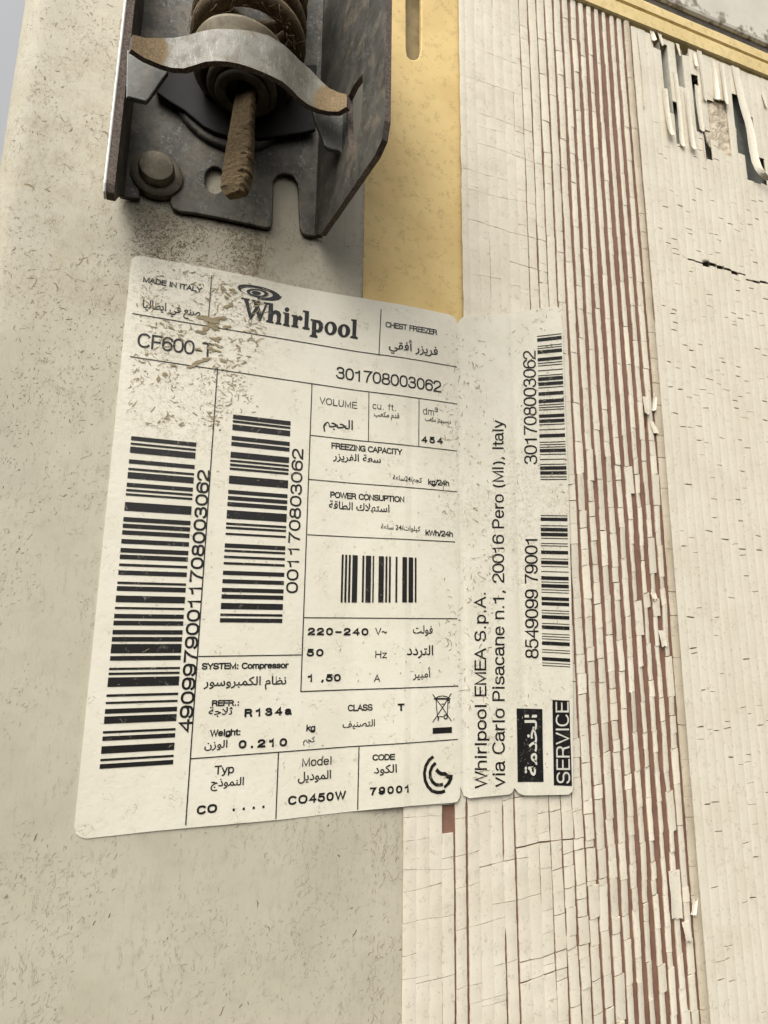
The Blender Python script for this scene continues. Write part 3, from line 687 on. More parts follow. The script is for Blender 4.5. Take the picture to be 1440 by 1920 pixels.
# ---- stroke lettering (grotesque skeletons, cap height 100)
def A_(cx, cy, rx, ry, a0, a1, e_=2.35):
    n = max(3, int(abs(a1-a0)/14)); out = []
    for i in range(n+1):
        t = math.radians(a0+(a1-a0)*i/n); c_, s_ = math.cos(t), math.sin(t)
        out.append((cx+rx*math.copysign(abs(c_)**(2/e_), c_), cy+ry*math.copysign(abs(s_)**(2/e_), s_)))
    return out
O_ = lambda cx, cy, rx, ry: A_(cx, cy, rx, ry, 0, 360)
GL = {
 '0': (56, [O_(28, 50, 26, 50)]), '1': (56, [[(6, 74), (20, 78), (28, 86), (32, 100), (32, 0)]]),
 '2': (56, [A_(27, 72, 25, 28, 175, -30)+[(38, 44), (14, 24), (4, 10), (2, 0), (54, 0)]]),
 '3': (56, [A_(27, 76, 22, 24, 170, -80)+[(20, 53)], [(22, 53)]+A_(27, 27, 26, 27, 80, -168)]), '4': (56, [[(42, 0), (42, 100), (2, 30), (55, 30)]]),
 '5': (56, [[(48, 100), (12, 100), (6, 48)]+A_(27, 33, 26, 33, 140, -165)]), '6': (56, [A_(30, 60, 27, 40, 25, 180)+[(2, 40)], O_(28, 32, 25, 32)]),
 '7': (56, [[(2, 100), (54, 100), (40, 76), (28, 46), (20, 0)]]), '8': (56, [O_(28, 76, 22, 24), O_(28, 27, 26, 27)]), '9': (56, [A_(26, 40, 27, 40, 205, 360)+[(54, 60)], O_(28, 68, 25, 32)]),
 'A': (66, [[(2, 0), (33, 100), (64, 0)], [(14, 34), (52, 34)]]), 'C': (68, [A_(36, 50, 33, 50, 42, 318)]), 'D': (68, [[(6, 0), (6, 100), (30, 100)]+A_(30, 50, 34, 50, 90, -90)+[(6, 0)]]),
 'E': (60, [[(58, 100), (6, 100), (6, 0), (59, 0)], [(6, 53), (54, 53)]]), 'F': (56, [[(54, 100), (6, 100), (6, 0)], [(6, 51), (48, 51)]]),
 'G': (74, [A_(37, 50, 34, 50, 42, 335)+[(68, 8), (68, 0)], [(68, 22), (68, 46), (40, 46)]]), 'H': (68, [[(6, 0), (6, 100)], [(62, 0), (62, 100)], [(6, 53), (62, 53)]]), 'I': (18, [[(9, 0), (9, 100)]]),
 'L': (54, [[(6, 100), (6, 0), (52, 0)]]), 'M': (80, [[(6, 0), (6, 100), (40, 4), (74, 100), (74, 0)]]), 'N': (68, [[(6, 0), (6, 100), (62, 0), (62, 100)]]), 'O': (74, [O_(37, 50, 34, 50)]),
 'P': (62, [[(6, 0), (6, 100), (34, 100)]+A_(34, 73, 24, 27, 90, -90)+[(6, 46)]]), 'R': (68, [[(6, 0), (6, 100), (36, 100)]+A_(36, 75, 24, 25, 90, -90)+[(6, 50)], [(38, 50), (54, 40), (57, 18), (62, 0)]]),
 'S': (64, [A_(32, 74, 26, 26, 20, 262)+A_(32, 25, 28, 25, 85, -165)]), 'T': (60, [[(1, 100), (59, 100)], [(30, 100), (30, 0)]]), 'U': (68, [[(6, 100), (6, 34)]+A_(34, 34, 28, 34, 180, 360)+[(62, 100)]]),
 'V': (64, [[(2, 100), (32, 0), (62, 100)]]), 'W': (92, [[(2, 100), (24, 0), (46, 100), (68, 0), (90, 100)]]), 'Y': (64, [[(2, 100), (32, 44), (62, 100)], [(32, 44), (32, 0)]]), 'Z': (60, [[(4, 100), (57, 100), (3, 0), (58, 0)]]),
 'a': (54, [A_(25, 52, 20, 20, 165, 20)+[(46, 50), (46, 8), (53, 0)], [(46, 44), (30, 40)]+A_(22, 20, 19, 20, 90, 300)+[(40, 8), (46, 20)]]), 'c': (50, [A_(26, 36, 23, 36, 42, 318)]), 'd': (56, [O_(27, 36, 23, 36), [(50, 0), (50, 100)]]),
 'e': (56, [[(5, 38), (51, 38)]+A_(28, 36, 23, 36, 5, 320)]), 'f': (28, [[(27, 100), (20, 100), (14, 94), (13, 84), (13, 0)], [(1, 70), (26, 70)]]), 'g': (56, [O_(27, 36, 23, 36), [(50, 72), (50, -8)]+A_(27, -8, 23, 18, 0, -160)]),
 'h': (56, [[(6, 0), (6, 100)], [(6, 44)]+A_(28, 48, 22, 24, 175, 0)+[(50, 0)]]), 'i': (22, [[(11, 0), (11, 72)], [(11, 92), (11, 100)]]), 'k': (50, [[(6, 0), (6, 100)], [(46, 72), (6, 32)], [(20, 45), (48, 0)]]), 'l': (22, [[(11, 0), (11, 100)]]),
 'm': (84, [[(6, 0), (6, 72)], [(6, 46)]+A_(24, 50, 18, 22, 175, 0)+[(42, 0)], [(42, 46)]+A_(60, 50, 18, 22, 175, 0)+[(78, 0)]]), 'n': (56, [[(6, 0), (6, 72)], [(6, 44)]+A_(28, 48, 22, 24, 175, 0)+[(50, 0)]]), 'o': (56, [O_(28, 36, 24, 36)]),
 'p': (56, [[(6, 72), (6, -27)], O_(29, 36, 23, 36)]), 'r': (34, [[(6, 0), (6, 72)], [(6, 40), (10, 58), (20, 69), (32, 71)]]), 's': (50, [A_(25, 54, 19, 18, 20, 262)+A_(25, 18, 21, 18, 85, -165)]), 't': (28, [[(14, 92), (14, 12), (18, 1), (27, 0)], [(1, 71), (26, 71)]]),
 'u': (56, [[(6, 72), (6, 22)]+A_(28, 24, 22, 24, 180, 360)+[(50, 72)], [(50, 24), (50, 0)]]), 'v': (50, [[(2, 72), (25, 0), (48, 72)]]), 'y': (50, [[(2, 72), (25, 2)], [(48, 72), (22, -14), (14, -26), (4, -26)]]), 'z': (48, [[(4, 72), (44, 72), (3, 0), (46, 0)]]),
 'V~': (0, []), '.': (28, [[(14, 0), (14, 4)]]), ',': (28, [[(14, 4), (14, 0), (9, -14)]]), ':': (28, [[(14, 0), (14, 4)], [(14, 62), (14, 66)]]), '-': (36, [[(5, 36), (31, 36)]]), '–': (56, [[(6, 42), (50, 42)]]), '/': (30, [[(1, -4), (29, 104)]]), '~': (58, [[(4, 40)]+A_(17, 40, 12, 13, 180, 0)+A_(41, 42, 12, 13, 180, 360)]),
 '(': (32, [A_(34, 38, 26, 66, 125, 235, 2)]), ')': (32, [A_(-2, 38, 26, 66, 55, -55, 2)]), ' ': (28, []), '\u2009': (10, []),
}
GL['—'] = (56, [[(6, 50), (50, 50)]])
def text(mb, s, p0, p1, hpx, wt, gap=9, m=0, dz=0.0, conv=lw, mono=None, lean=None):
    """s runs from photograph spot p0 to p1 along its baseline; hpx = cap height measured in the photograph"""
    a_, b_ = Vector(conv(*p0)), Vector(conv(*p1)); e_ = (b_-a_); L = e_.length; e_.normalize(); up = Vector((-e_.y, e_.x))
    d = Vector((p1[0]-p0[0], p1[1]-p0[1])).normalized(); top = Vector(conv(p0[0]+d.y*hpx, p0[1]-d.x*hpx)); hh = (top-a_).dot(up); wt *= 1.1
    if p0[0] > 870 and lean is None: up = (Vector(conv(p0[0]-hpx, p0[1]))-a_); up = up/abs(up.dot(Vector((-e_.y, e_.x)))) 
    adv = []
    x = 0
    for c in s:
        w_ = GL[c][0]; w2 = mono or w_
        adv.append(x+(w2-w_)/2); x += w2+gap
    x -= gap; sc = L/x; hs = (hh-wt)/100
    # keep letter shapes inside the cap height: strokes sit half a stroke in
    for c, ax in zip(s, adv):
        if p0[0] > 870:
            f_ = (ax+28)/x; px = (p0[0]+(p1[0]-p0[0])*f_, p0[1]+(p1[1]-p0[1])*f_); up = Vector(conv(px[0]-hpx, px[1]))-Vector(conv(*px)); up = up/abs(up.dot(Vector((-e_.y, e_.x))))
        for i, st in enumerate(GL[c][1]):
            stroke(mb, [a_+e_*((ax+p[0])*sc)+up*(wt/2+p[1]*hs) for p in st], wt, m, dz+.0015*i)
# ---- Arabic: presentation forms, laid out left to right with Blender's built-in font
AR = {'ا': 'ﺍﺎ', 'أ': 'ﺃﺄ', 'ب': 'ﺏﺐﺑﺒ', 'ة': 'ﺓﺔ', 'ت': 'ﺕﺖﺗﺘ', 'ث': 'ﺙﺚﺛﺜ', 'ج': 'ﺝﺞﺟﺠ', 'ح': 'ﺡﺢﺣﺤ', 'خ': 'ﺥﺦﺧﺨ', 'د': 'ﺩﺪ', 'ذ': 'ﺫﺬ', 'ر': 'ﺭﺮ', 'ز': 'ﺯﺰ', 'س': 'ﺱﺲﺳﺴ', 'ص': 'ﺹﺺﺻﺼ', 'ط': 'ﻁﻂﻃﻄ', 'ظ': 'ﻅﻆﻇﻈ', 'ع': 'ﻉﻊﻋﻌ', 'ف': 'ﻑﻒﻓﻔ', 'ق': 'ﻕﻖﻗﻘ', 'ك': 'ﻙﻚﻛﻜ', 'ل': 'ﻝﻞﻟﻠ', 'م': 'ﻡﻢﻣﻤ', 'ن': 'ﻥﻦﻧﻨ', 'ه': 'ﻩﻪﻫﻬ', 'و': 'ﻭﻮ', 'ي': 'ﻱﻲﻳﻴ', 'ﻻ': 'ﻻﻼ'}
def shape(s):
    s = s.replace('لا', 'ﻻ'); out = []
    for i, c in enumerate(s):
        if c not in AR: out.append(c); continue
        pj = i > 0 and s[i-1] in AR and len(AR[s[i-1]]) == 4; nj = len(AR[c]) == 4 and i+1 < len(s) and s[i+1] in AR
        out.append(AR[c][(1 if pj else 0)+(2 if nj else 0)])
    return out
def arabic(mb, parts, p0, p1, hpx, m=0, off=.014, dz=0.0, conv=lw):
    """parts: visual left-to-right list; Arabic pieces are shaped and reversed"""
    s = ''
    for p in parts: s += ''.join(reversed(shape(p))) if any(c in AR or c == 'ل' for c in p) else p
    cu = bpy.data.curves.new('t', 'FONT'); cu.body = s; cu.offset = off; cu.resolution_u = 3
    ob = bpy.data.objects.new('t', cu); COL.objects.link(ob); dg = bpy.context.evaluated_depsgraph_get(); dg.update()
    me = ob.evaluated_get(dg).to_mesh(); V = [(v.co.x, v.co.y) for v in me.vertices]; Fs = [tuple(p.vertices) for p in me.polygons]
    ob.evaluated_get(dg).to_mesh_clear(); bpy.data.objects.remove(ob); bpy.data.curves.remove(cu)
    if not V: return
    x0, x1 = min(v[0] for v in V), max(v[0] for v in V)
    a_, b_ = Vector(conv(*p0)), Vector(conv(*p1)); e_ = b_-a_; L = e_.length; e_.normalize(); up = Vector((-e_.y, e_.x)); sx = L/(x1-x0)
    d = Vector((p1[0]-p0[0], p1[1]-p0[1])).normalized(); top = Vector(conv(p0[0]+d.y*hpx, p0[1]-d.x*hpx)); sy = (top-a_).dot(up)/.70
    if p0[0] > 870: up = (Vector(conv(p0[0]-hpx, p0[1]))-a_); up = up/abs(up.dot(Vector((-e_.y, e_.x))))
    R = []
    for v in V:
        q = a_+e_*((v[0]-x0)*sx)+up*(v[1]*sy); R.append(onlabel(q.x, q.y, dz))
    mb.add(R, Fs, m)

T = MB()
for s, p0, p1, h_, wt, g, mono in (
    ('MADE IN ITALY', (267.8, 526.5), (377.8, 547), 10, .30, 8, None), ('CF600-T', (257.5, 649), (398, 669), 27, .50, 9, None), ('CHEST FREEZER', (724.2, 612.2), (819, 628.7), 10.5, .30, 8, None),
    ('301708003062', (631.6, 708.3), (826.4, 736.1), 22.5, .46, 11, None), ('VOLUME', (600, 756), (669.6, 765.5), 12.5, .22, 14, None), ('cu. ft.', (700, 765), (743.3, 770), 12, .2, 14, None), ('dm', (792.9, 776.5), (813.8, 779.5), 13, .2, 12, None), ('3', (815, 772.2), (820.6, 773), 8.5, .22, 8, None),
    ('454', (791.8, 830), (828.9, 832.8), 12.5, .48, 45, None), ('FREEZING CAPACITY', (622.2, 840), (753.3, 852.9), 11.5, .31, 8, None), ('kg/24h', (802.9, 908.9), (841.8, 911.6), 11, .31, 8, None), ('POWER CONSUPTION', (620, 932.2), (757.8, 942), 11.5, .31, 8, None), ('kWh/24h', (797.8, 1004), (848.9, 1006.9), 11, .31, 8, None),
    ('220–240', (578.9, 1191.1), (689.6, 1191.8), 14.5, .46, 32, None), ('V~', (704.9, 1190.7), (725.6, 1191), 13.5, .25, 12, None), ('50', (576.7, 1231), (605.6, 1231), 14.5, .46, 32, None), ('Hz', (704.4, 1234), (725.6, 1234), 13.5, .25, 12, None), ('1 ,50', (577.8, 1279), (638.2, 1278), 14.5, .46, 24, None), ('A', (702.7, 1279), (713.3, 1278.6), 14, .25, 8, None),
    ('SYSTEM: Compressor', (378.6, 1255.7), (540.6, 1253.2), 12.4, .31, 8, None), ('REFR.:', (397.4, 1324.7), (448.7, 1323.7), 11.5, .30, 9, None), ('R134a', (459.2, 1345.2), (545.5, 1340.6), 15.7, .48, 42, None), ('Weight:', (394.4, 1382), (451.4, 1379.2), 13, .31, 8, None), ('0.210', (448.7, 1404.6), (536.9, 1399.9), 16, .48, 44, None), ('kg', (575, 1371.9), (591.2, 1371.2), 12.8, .31, 8, None),
    ('CLASS', (653.5, 1334.2), (698.1, 1332.2), 12.5, .30, 8, None), ('T', (747.6, 1333.3), (757, 1332.8), 14, .48, 8, None), ('Typ', (403, 1453.2), (438.2, 1450.5), 16.5, .30, 9, None), ('CO', (370, 1529), (405.6, 1524.5), 17, .46, 24, None), ('....', (434.5, 1522), (498, 1515.7), 17, .48, 40, None), ('Model', (566.8, 1438.3), (623, 1434.2), 16, .26, 10, None),
    ('CO450W', (541.4, 1510.7), (648.2, 1500), 17, .44, 26, None), ('CODE', (700, 1427), (740, 1425), 12.6, .30, 8, None), ('79001', (695, 1491.6), (768.6, 1485.7), 15, .46, 40, None),
    ('Whirlpool EMEA S.p.A.', (913, 1476.5), (910.5, 1109), 23, .48, 10, None), ('via Carlo Pisacane n.1, 20016 Pero (MI), Italy', (946.7, 1474), (943.7, 789), 24, .48, 10, None), ('301708003062', (1007, 869.5), (1003.5, 658.7), 24.5, .50, 11, None), ('8549099 79001', (1009.5, 1233.3), (1007.2, 1006), 25, .50, 11, None)):
    text(T, s, p0, p1, h_, wt, g, mono=mono)
text(T, '49099790011708003062', (360.3, 1371), (394, 883), 26, .52, 18, mono=52); text(T, '001170803062', (558.9, 1110.5), (569.7, 843), 22.5, .46, 18, mono=52)
for parts, p0, p1, h_ in (
    (['صنع في ايطاليا'], (266.7, 574.6), (375.5, 592), 15), (['فريزر أفقي'], (729.6, 652), (821, 666), 15), (['الحجم'], (606.7, 798), (662.2, 805), 17), (['قدم مكعب'], (702.2, 778.4), (748.9, 784), 9), (['ديسيمتر مكعب'], (796.7, 788.5), (845.4, 794.5), 8),
    (['سعة الفريزر'], (625, 860), (714.9, 867), 13), (['ساعة', '24', '/', 'كجم'], (736.7, 899), (791, 905), 9), (['استهلاك الطاقة'], (617, 952), (730.7, 960), 14), (['ساعة', ' 24', '/', 'كيلوات'], (715, 991), (787.8, 996), 9), (['فولت'], (774, 1187), (811, 1188), 14.5), (['التردد'], (762.7, 1228), (812, 1228), 18), (['أمبير'], (774, 1271), (807.8, 1269.5), 14),
    (['نظام الكمبروسور'], (381.5, 1287), (536.9, 1283), 16), (['ثلاجة'], (390.6, 1341), (435.6, 1340), 14), (['الوزن'], (383, 1404), (426.2, 1402), 14), (['كجم'], (569, 1393), (591, 1391.5), 10), (['التصنيف'], (643, 1365), (704, 1362), 13), (['النموذج'], (395, 1476), (457, 1472.5), 15), (['الموديل'], (559, 1465), (621.2, 1460.5), 16), (['الكود'], (702, 1451), (744.2, 1448), 15)):
    arabic(T, parts, p0, p1, h_)
T.build('printed_text', M_INK, label)
R_ = MB()
for x0, y0, x1, y1, wt in ((248, 586, 857, 688, .26), (397, 515, 390, 608, .26), (243.5, 667, 857, 757.5, .26), (715.5, 578, 711.5, 665, .26), (408, 690, 348, 1548, .28), (585.5, 718, 564.5, 1297, .28), (583, 815, 857, 845.5, .24), (692, 734, 691, 826, .24), (785.5, 748, 785, 836, .24), (580, 898, 857, 922, .24), (577, 1002, 853, 1016, .24),
                           (569, 1158, 857, 1160, .26), (372, 1231, 565.5, 1228, .26), (564, 1297, 859, 1286, .28), (357, 1423.5, 858, 1386, .26), (522.5, 1412, 517.5, 1536, .28), (673.5, 1401, 671, 1519, .28)):
    a_, b_ = Vector(lw(x0, y0)), Vector(lw(x1, y1)); n = max(2, int((b_-a_).length/1.5)); stroke(R_, [a_.lerp(b_, i/n) for i in range(n+1)], wt, dz=.004, cap=.1)
R_.build('ruled_lines', M_INK, label)
# ---- barcodes
def bars_h(name, ys, xl0, xl1, xr0, xr1, off0=None, off1=None):
    mb = MB(); y0, y1 = ys[0][0], ys[-1][1]
    for a_, b_ in ys:
        q = []
        for y in (b_, a_):
            t = (y-y0)/(y1-y0); L_ = Vector(lw(xl0+(xl1-xl0)*t, y)); xr = xr0+(xr1-xr0)*t
            if off0 is None: R1 = Vector((lw(xr, y)[0], L_.y))
            else: R1 = Vector(lw(xr, y+off0+(off1-off0)*t))
            q.append((L_, R1))
        (l1, r1), (l0, r0) = q
        if r1.y > r0.y: pass
        quads_to(mb, (l1, r1, r0, l0), dz=.002)
    return mb.build(name, M_INK, label)
Y1 = [(y0/5.646+780, y1/5.646+780) for y0, y1 in ((207, 250), (275, 296), (317, 382), (452, 495), (541, 565), (587, 653), (700, 743), (766, 790), (812, 835), (905, 997), (1065, 1112), (1135, 1180), (1205, 1250), (1298, 1345), (1393, 1440), (1463, 1510), (1558, 1585), (1630, 1678), (1750, 1775), (1800, 1848))]
Y1 += [(y0/3.84+1100, y1/3.84+1100) for y0, y1 in ((-6, 28), (62, 110), (144, 160), (195, 226), (244, 277), (311, 343), (362, 395), (413, 480), (500, 533), (585, 601), (620, 637), (655, 723), (777, 795), (831, 847), (883, 917), (937, 990), (1043, 1060), (1081, 1113), (1152, 1206), (1243, 1260), (1281, 1315))]
bars_h('barcode', Y1, 246, 186, 369, 323.5)
Y2 = [(y0/3.31+680, y1/3.31+680) for y0, y1 in ((318, 345), (353, 367), (379, 414), (451, 476), (487, 512), (549, 586), (598, 611), (622, 637), (647, 661), (697, 747), (786, 810), (824, 848), (861, 887), (912, 964), (989, 1003), (1014, 1028), (1053, 1066), (1119, 1145), (1157, 1171), (1195, 1210), (1235, 1250), (1289, 1315), (1342, 1367), (1396, 1421), (1437, 1463), (1490, 1528), (1556, 1571), (1585, 1611))]
bars_h('barcode', Y2, 437.4, 412.3, 546, 529.5)
Y3 = [(y0/6+600, y1/6+600) for y0, y1 in ((183, 192), (210, 247), (296, 304), (321, 329), (348, 385), (433, 468), (488, 497), (516, 525), (571, 580), (627, 636), (650, 690), (707, 745), (764, 773), (817, 855), (900, 938), (957, 966), (985, 994), (1011, 1020), (1067, 1103), (1123, 1160), (1177, 1186), (1233, 1242), (1287, 1325), (1373, 1382), (1401, 1410), (1429, 1438), (1453, 1490), (1510, 1519), (1566, 1575), (1621, 1630), (1648, 1687), (1703, 1740), (1762, 1771), (1790, 1799))]
bars_h('barcode', Y3, 1006.3, 1012.5, 1051.6, 1061.5, -5, 0)
Y4 = [(y0/6+950, y1/6+950) for y0, y1 in ((95, 103), (122, 158), (208, 216), (236, 275), (292, 330), (350, 358), (408, 416), (434, 442), (492, 530), (580, 588), (606, 645), (666, 674), (723, 731), (780, 820), (841, 849), (868, 908), (928, 936), (957, 965), (1013, 1050), (1070, 1107), (1160, 1168), (1189, 1197), (1217, 1257), (1306, 1314), (1333, 1373), (1423, 1431), (1452, 1460), (1480, 1488), (1512, 1552), (1602, 1610), (1630, 1638), (1690, 1728), (1750, 1758), (1779, 1787))]
bars_h('barcode', Y4, 1013, 1016, 1063, 1068, .8, 3)
mb = MB()
for x0, x1 in ((357, 374), (387, 405), (418, 436), (450, 494), (533, 550), (563, 607), (620, 637), (675, 719), (732, 748), (761, 777), (816, 832), (873, 912), (926, 965), (978, 993)):
    a_, b_ = lw(x0/4.5+560, 1129.5), lw(x1/4.5+560, 1129.5); zt = lw(640, 1039.3)[1]; quads_to(mb, (a_, (b_[0], a_[1]), (b_[0], zt), (a_[0], zt)), dz=.002)
mb.build('barcode', M_INK, label)
# ---- wordmark with its spiral
mb = MB()
def lz(x, y): return lw(420+x/5.143, 510+y/5.143)
def flat(mb, loops, m=0, dz=.003):
    v, f = fill(loops); mb.add([onlabel(p[0], p[1], dz) for p in v], f, m)
def ell(cx, cy, rx, ry, rot=0, n=28):
    c_, s_ = math.cos(math.radians(rot)), math.sin(math.radians(rot)); o_ = []
    for i in range(n):
        t = 2*math.pi*i/n; x, y = rx*math.cos(t), ry*math.sin(t); o_.append(lz(cx+x*c_-y*s_, cy+x*s_+y*c_))
    return o_
for g in ([(167, 237), (250, 252), (248, 268), (236, 268), (262, 380), (268, 392), (300, 340), (283, 276), (268, 272), (270, 258), (350, 272), (348, 290), (332, 293), (362, 395), (402, 302), (384, 297), (386, 282), (436, 291), (432, 308), (420, 308), (355, 468), (338, 465), (310, 385), (265, 452), (246, 450), (203, 290), (192, 258), (167, 250)],
          [(408, 285), (475, 297), (475, 368), (500, 360), (535, 372), (553, 400), (545, 480), (557, 488), (554, 503), (495, 494), (497, 480), (508, 478), (512, 415), (500, 395), (478, 405), (470, 470), (482, 476), (478, 490), (406, 474), (408, 460), (425, 455), (432, 305), (408, 300)],
          [(572, 378), (632, 392), (627, 500), (637, 508), (634, 522), (568, 508), (570, 495), (583, 490), (587, 400), (572, 393)],
          [(653, 405), (712, 412), (712, 427), (735, 412), (758, 428), (760, 450), (740, 463), (722, 450), (714, 460), (710, 510), (720, 518), (718, 534), (650, 520), (652, 506), (664, 503), (668, 428), (653, 420)],
          [(763, 362), (823, 372), (815, 525), (829, 537), (826, 555), (757, 540), (760, 525), (777, 518), (782, 385), (763, 378)], [(1230, 447), (1285, 452), (1277, 612), (1296, 625), (1293, 641), (1220, 628), (1223, 613), (1240, 607), (1245, 468), (1230, 462)]):
    flat(mb, [[lz(*p) for p in g]])
flat(mb, [[lz(*p) for p in ((838, 445), (890, 455), (930, 462), (958, 490), (960, 530), (945, 565), (915, 580), (892, 572), (890, 600), (905, 610), (903, 630), (827, 617), (829, 603), (847, 598), (853, 468), (838, 460))], [lz(*p) for p in ((893, 480), (912, 490), (918, 520), (910, 548), (893, 550))]])
flat(mb, [ell(609, 356, 23, 22)]); flat(mb, [ell(1032, 537, 61, 66), ell(1027, 536, 23, 46)]); flat(mb, [ell(1160, 560, 61, 64), ell(1160, 560, 18, 44)])
flat(mb, [ell(338, 186, 212, 55, 13, 44), ell(318, 190, 157, 41, 11, 36)], dz=.003); flat(mb, [ell(325, 194, 108, 37, 9), ell(322, 194, 70, 26, 8)], dz=.003); flat(mb, [ell(312, 194, 46, 19, 8)], dz=.003)
for st in (((330, 246), (400, 260), (470, 264), (525, 256), (545, 242), (552, 232)), ((150, 122), (200, 116), (260, 124), (320, 138))): stroke(mb, [lz(*p) for p in st], .38, dz=.006)
mb.build('wordmark', M_INK, label)
# ---- crossed-out bin and crescent mark
mb = MB()
def lk(x, y): return lw(770+x/8.73, 1280+y/8.73)
for st, wt in ((((362, 195), (520, 410), (660, 620)), .26), (((658, 180), (515, 410), (362, 640)), .26), (((390, 262), (635, 262)), .45), (((412, 262), (425, 440), (445, 600)), .24), (((608, 262), (600, 440), (598, 520)), .24), (((415, 250), (450, 225), (520, 215), (590, 228), (625, 250)), .24), (((450, 562), (480, 552), (540, 558)), .24),
               (((450, 562), (450, 605)), .4), (((505, 350), (545, 345)), .24), (((610, 290), (630, 290), (632, 325), (612, 330)), .24)):
    stroke(mb, [lk(*p) for p in st], wt, dz=.004)
stroke(mb, [lk(570+26*math.cos(i*.45), 558+34*math.sin(i*.45)) for i in range(15)], .34, dz=.004)
flat(mb, [[lk(*p) for p in ((358, 740), (672, 722), (672, 818), (358, 836))]]); mb.build('disposal_symbol', M_INK, label)
mb = MB()
stroke(mb, [lk(*p) for p in ((370, 1205), (300, 1265), (245, 1360), (222, 1480), (235, 1600), (280, 1700), (350, 1770), (430, 1795), (500, 1792), (562, 1770))], .88, dz=.004, cap=0)
stroke(mb, [lk(*p) for p in ((408, 1310), (350, 1370), (315, 1460), (320, 1550), (355, 1620), (410, 1668), (470, 1675), (528, 1662))], .88, dz=.004, cap=0)
flat(mb, [[lk(*p) for p in ((432, 1395), (480, 1445), (520, 1462), (560, 1455), (610, 1495), (650, 1508), (688, 1503), (680, 1580), (640, 1660), (555, 1735), (538, 1690), (590, 1640), (625, 1575), (590, 1570), (545, 1520), (500, 1522), (450, 1500), (398, 1448))]])
mb.build('crescent_mark', M_INK, label)
# ---- service boxes
mb = MB(); quads_to(mb, [lw(*p) for p in ((1037.5, 1472), (1071.2, 1473), (1066.5, 1313.5), (1035, 1312))], dz=.002)
text(mb, 'SERVICE', (1067.6, 1468), (1065, 1317), 25, .46, 12, m=1, dz=.05); mb.build('service_box', M_INK, label, False, (M_PWHITE,))
mb = MB(); quads_to(mb, [lw(*p) for p in ((970.2, 1466), (1018.2, 1465.6), (1016.2, 1329.2), (968.3, 1328.2))], dz=.002)
arabic(mb, ['الخدمة'], (1006, 1454), (1005.2, 1340), 21, m=1, off=.02, dz=.05); mb.build('service_box', M_INK, label, False, (M_PWHITE,))

# ================================================================== lid hinge
HP = 1.6           # face of the hinge's back plate
XL, XR = -25.6, 29.6
ZB = 116.0
def hx(x, y, h=HP): return W(x, y, h)
pl = [hx(*p) for p in ((222, 366), (232, 369), (262, 372), (262, 345), (268, 318), (290, 305), (315, 312), (328, 335), (322, 362), (319, 378), (324, 390), (336, 396), (369, 400), (430, 412), (498, 427), (508, 426), (511, 418), (513, 340), (520, 329), (534, 325), (550, 330), (559, 345), (563, 428), (568, 438), (578, 442), (607, 443))]
pl += [(XR, pl[-1][1]+.3), (XR, 235), (XL, 235), (XL, pl[0][1]+1)]
kh = [hx(403+19*math.cos(t*math.pi/10), 337+25*math.sin(t*math.pi/10)) for t in range(20)]
mb = MB(); plate(mb, [pl, kh], .3, HP); bevel(mb.build('back_plate', M_GALV, hinge), .35)
# left side flange: inner galvanised face, rusty cut edge, bright outer face
mb = MB(); HL = 16.5
zb, zf0 = W(262, 373, HP)[1], W(206, 362, HL)[1]
prof = [(HP, zb), (6, zb-3), (HL-2.5, zf0-.3), (HL-.6, zf0+.5), (HL, zf0+2.6), (HL, 205), (HP, 205)]
V = [(XL-1.0, -h, z) for h, z in prof]+[(XL+.9, -h, z) for h, z in prof]; n = len(prof)
mb.add(V, [tuple(range(n-1, -1, -1))], 1); mb.add(V, [tuple(n+i for i in range(n))], 0); mb.add(V, [(i, (i+1) % n, (i+1) % n+n, i+n) for i in range(n)], 2)
V = [(XL-1.7, -h-(.25 if 3 < h else 0), z-.2) for h, z in prof]+[(XL-1.02, -h-(.25 if 3 < h else 0), z-.2) for h, z in prof]
mb.add(V, [tuple(range(n-1, -1, -1)), tuple(n+i for i in range(n))]+[(i, (i+1) % n, (i+1) % n+n, i+n) for i in range(n)], 1)
bevel(mb.build('side_flange', M_GALV, hinge, False, (M_WHITE, M_CUT)), .3)
# right side flange, flaring outwards, with a window cut through it
HR = 46.0
def XF(h): return XR+(h-HP)*(W(722, 200, HR)[0]-XR)/(HR-HP)
def onflange(x, y):
    a_, b_, c_ = ray(x, y); a_, c_ = a_/b_, c_/b_
    k = (W(722, 200, HR)[0]-XR)/(HR-HP)        # XR+(h-HP)k = a(D-h)
    h = (a_*D-XR+HP*k)/(a_+k); return h, c_*(D-h)
zf = W(716, 264, HR)[1]
lo = [(HP, W(607, 443, HP)[1]), (6, zf+1.2), (HR-5, zf+.3), (HR-1.5, zf+1.8), (HR, zf+6), (HR, 210), (HP, 210)]
win = [onflange(*p) for p in ((680, 138), (680, 180), (677, 226), (668, 262), (656, 294), (653, 240), (652, 182), (663, 160))]
mb = MB()
v, f = fill([lo, win]); n = len(v)
V = [(XF(h), -h, z) for h, z in v]+[(XF(h)+1.6, -h+.3, z) for h, z in v]
mb.add(V, [tuple(reversed(t)) for t in f], 0); mb.add(V, [tuple(i+n for i in t) for t in f], 0); i0 = 0
for lp in (lo, win):
    m = len(lp); mb.add(V, [(i0+i, i0+(i+1) % m, i0+(i+1) % m+n, i0+i+n) for i in range(m)], 1); i0 += m
o = mb.build('side_flange', M_GALV, hinge, False, (M_CUT,)); bevel(o, .3)
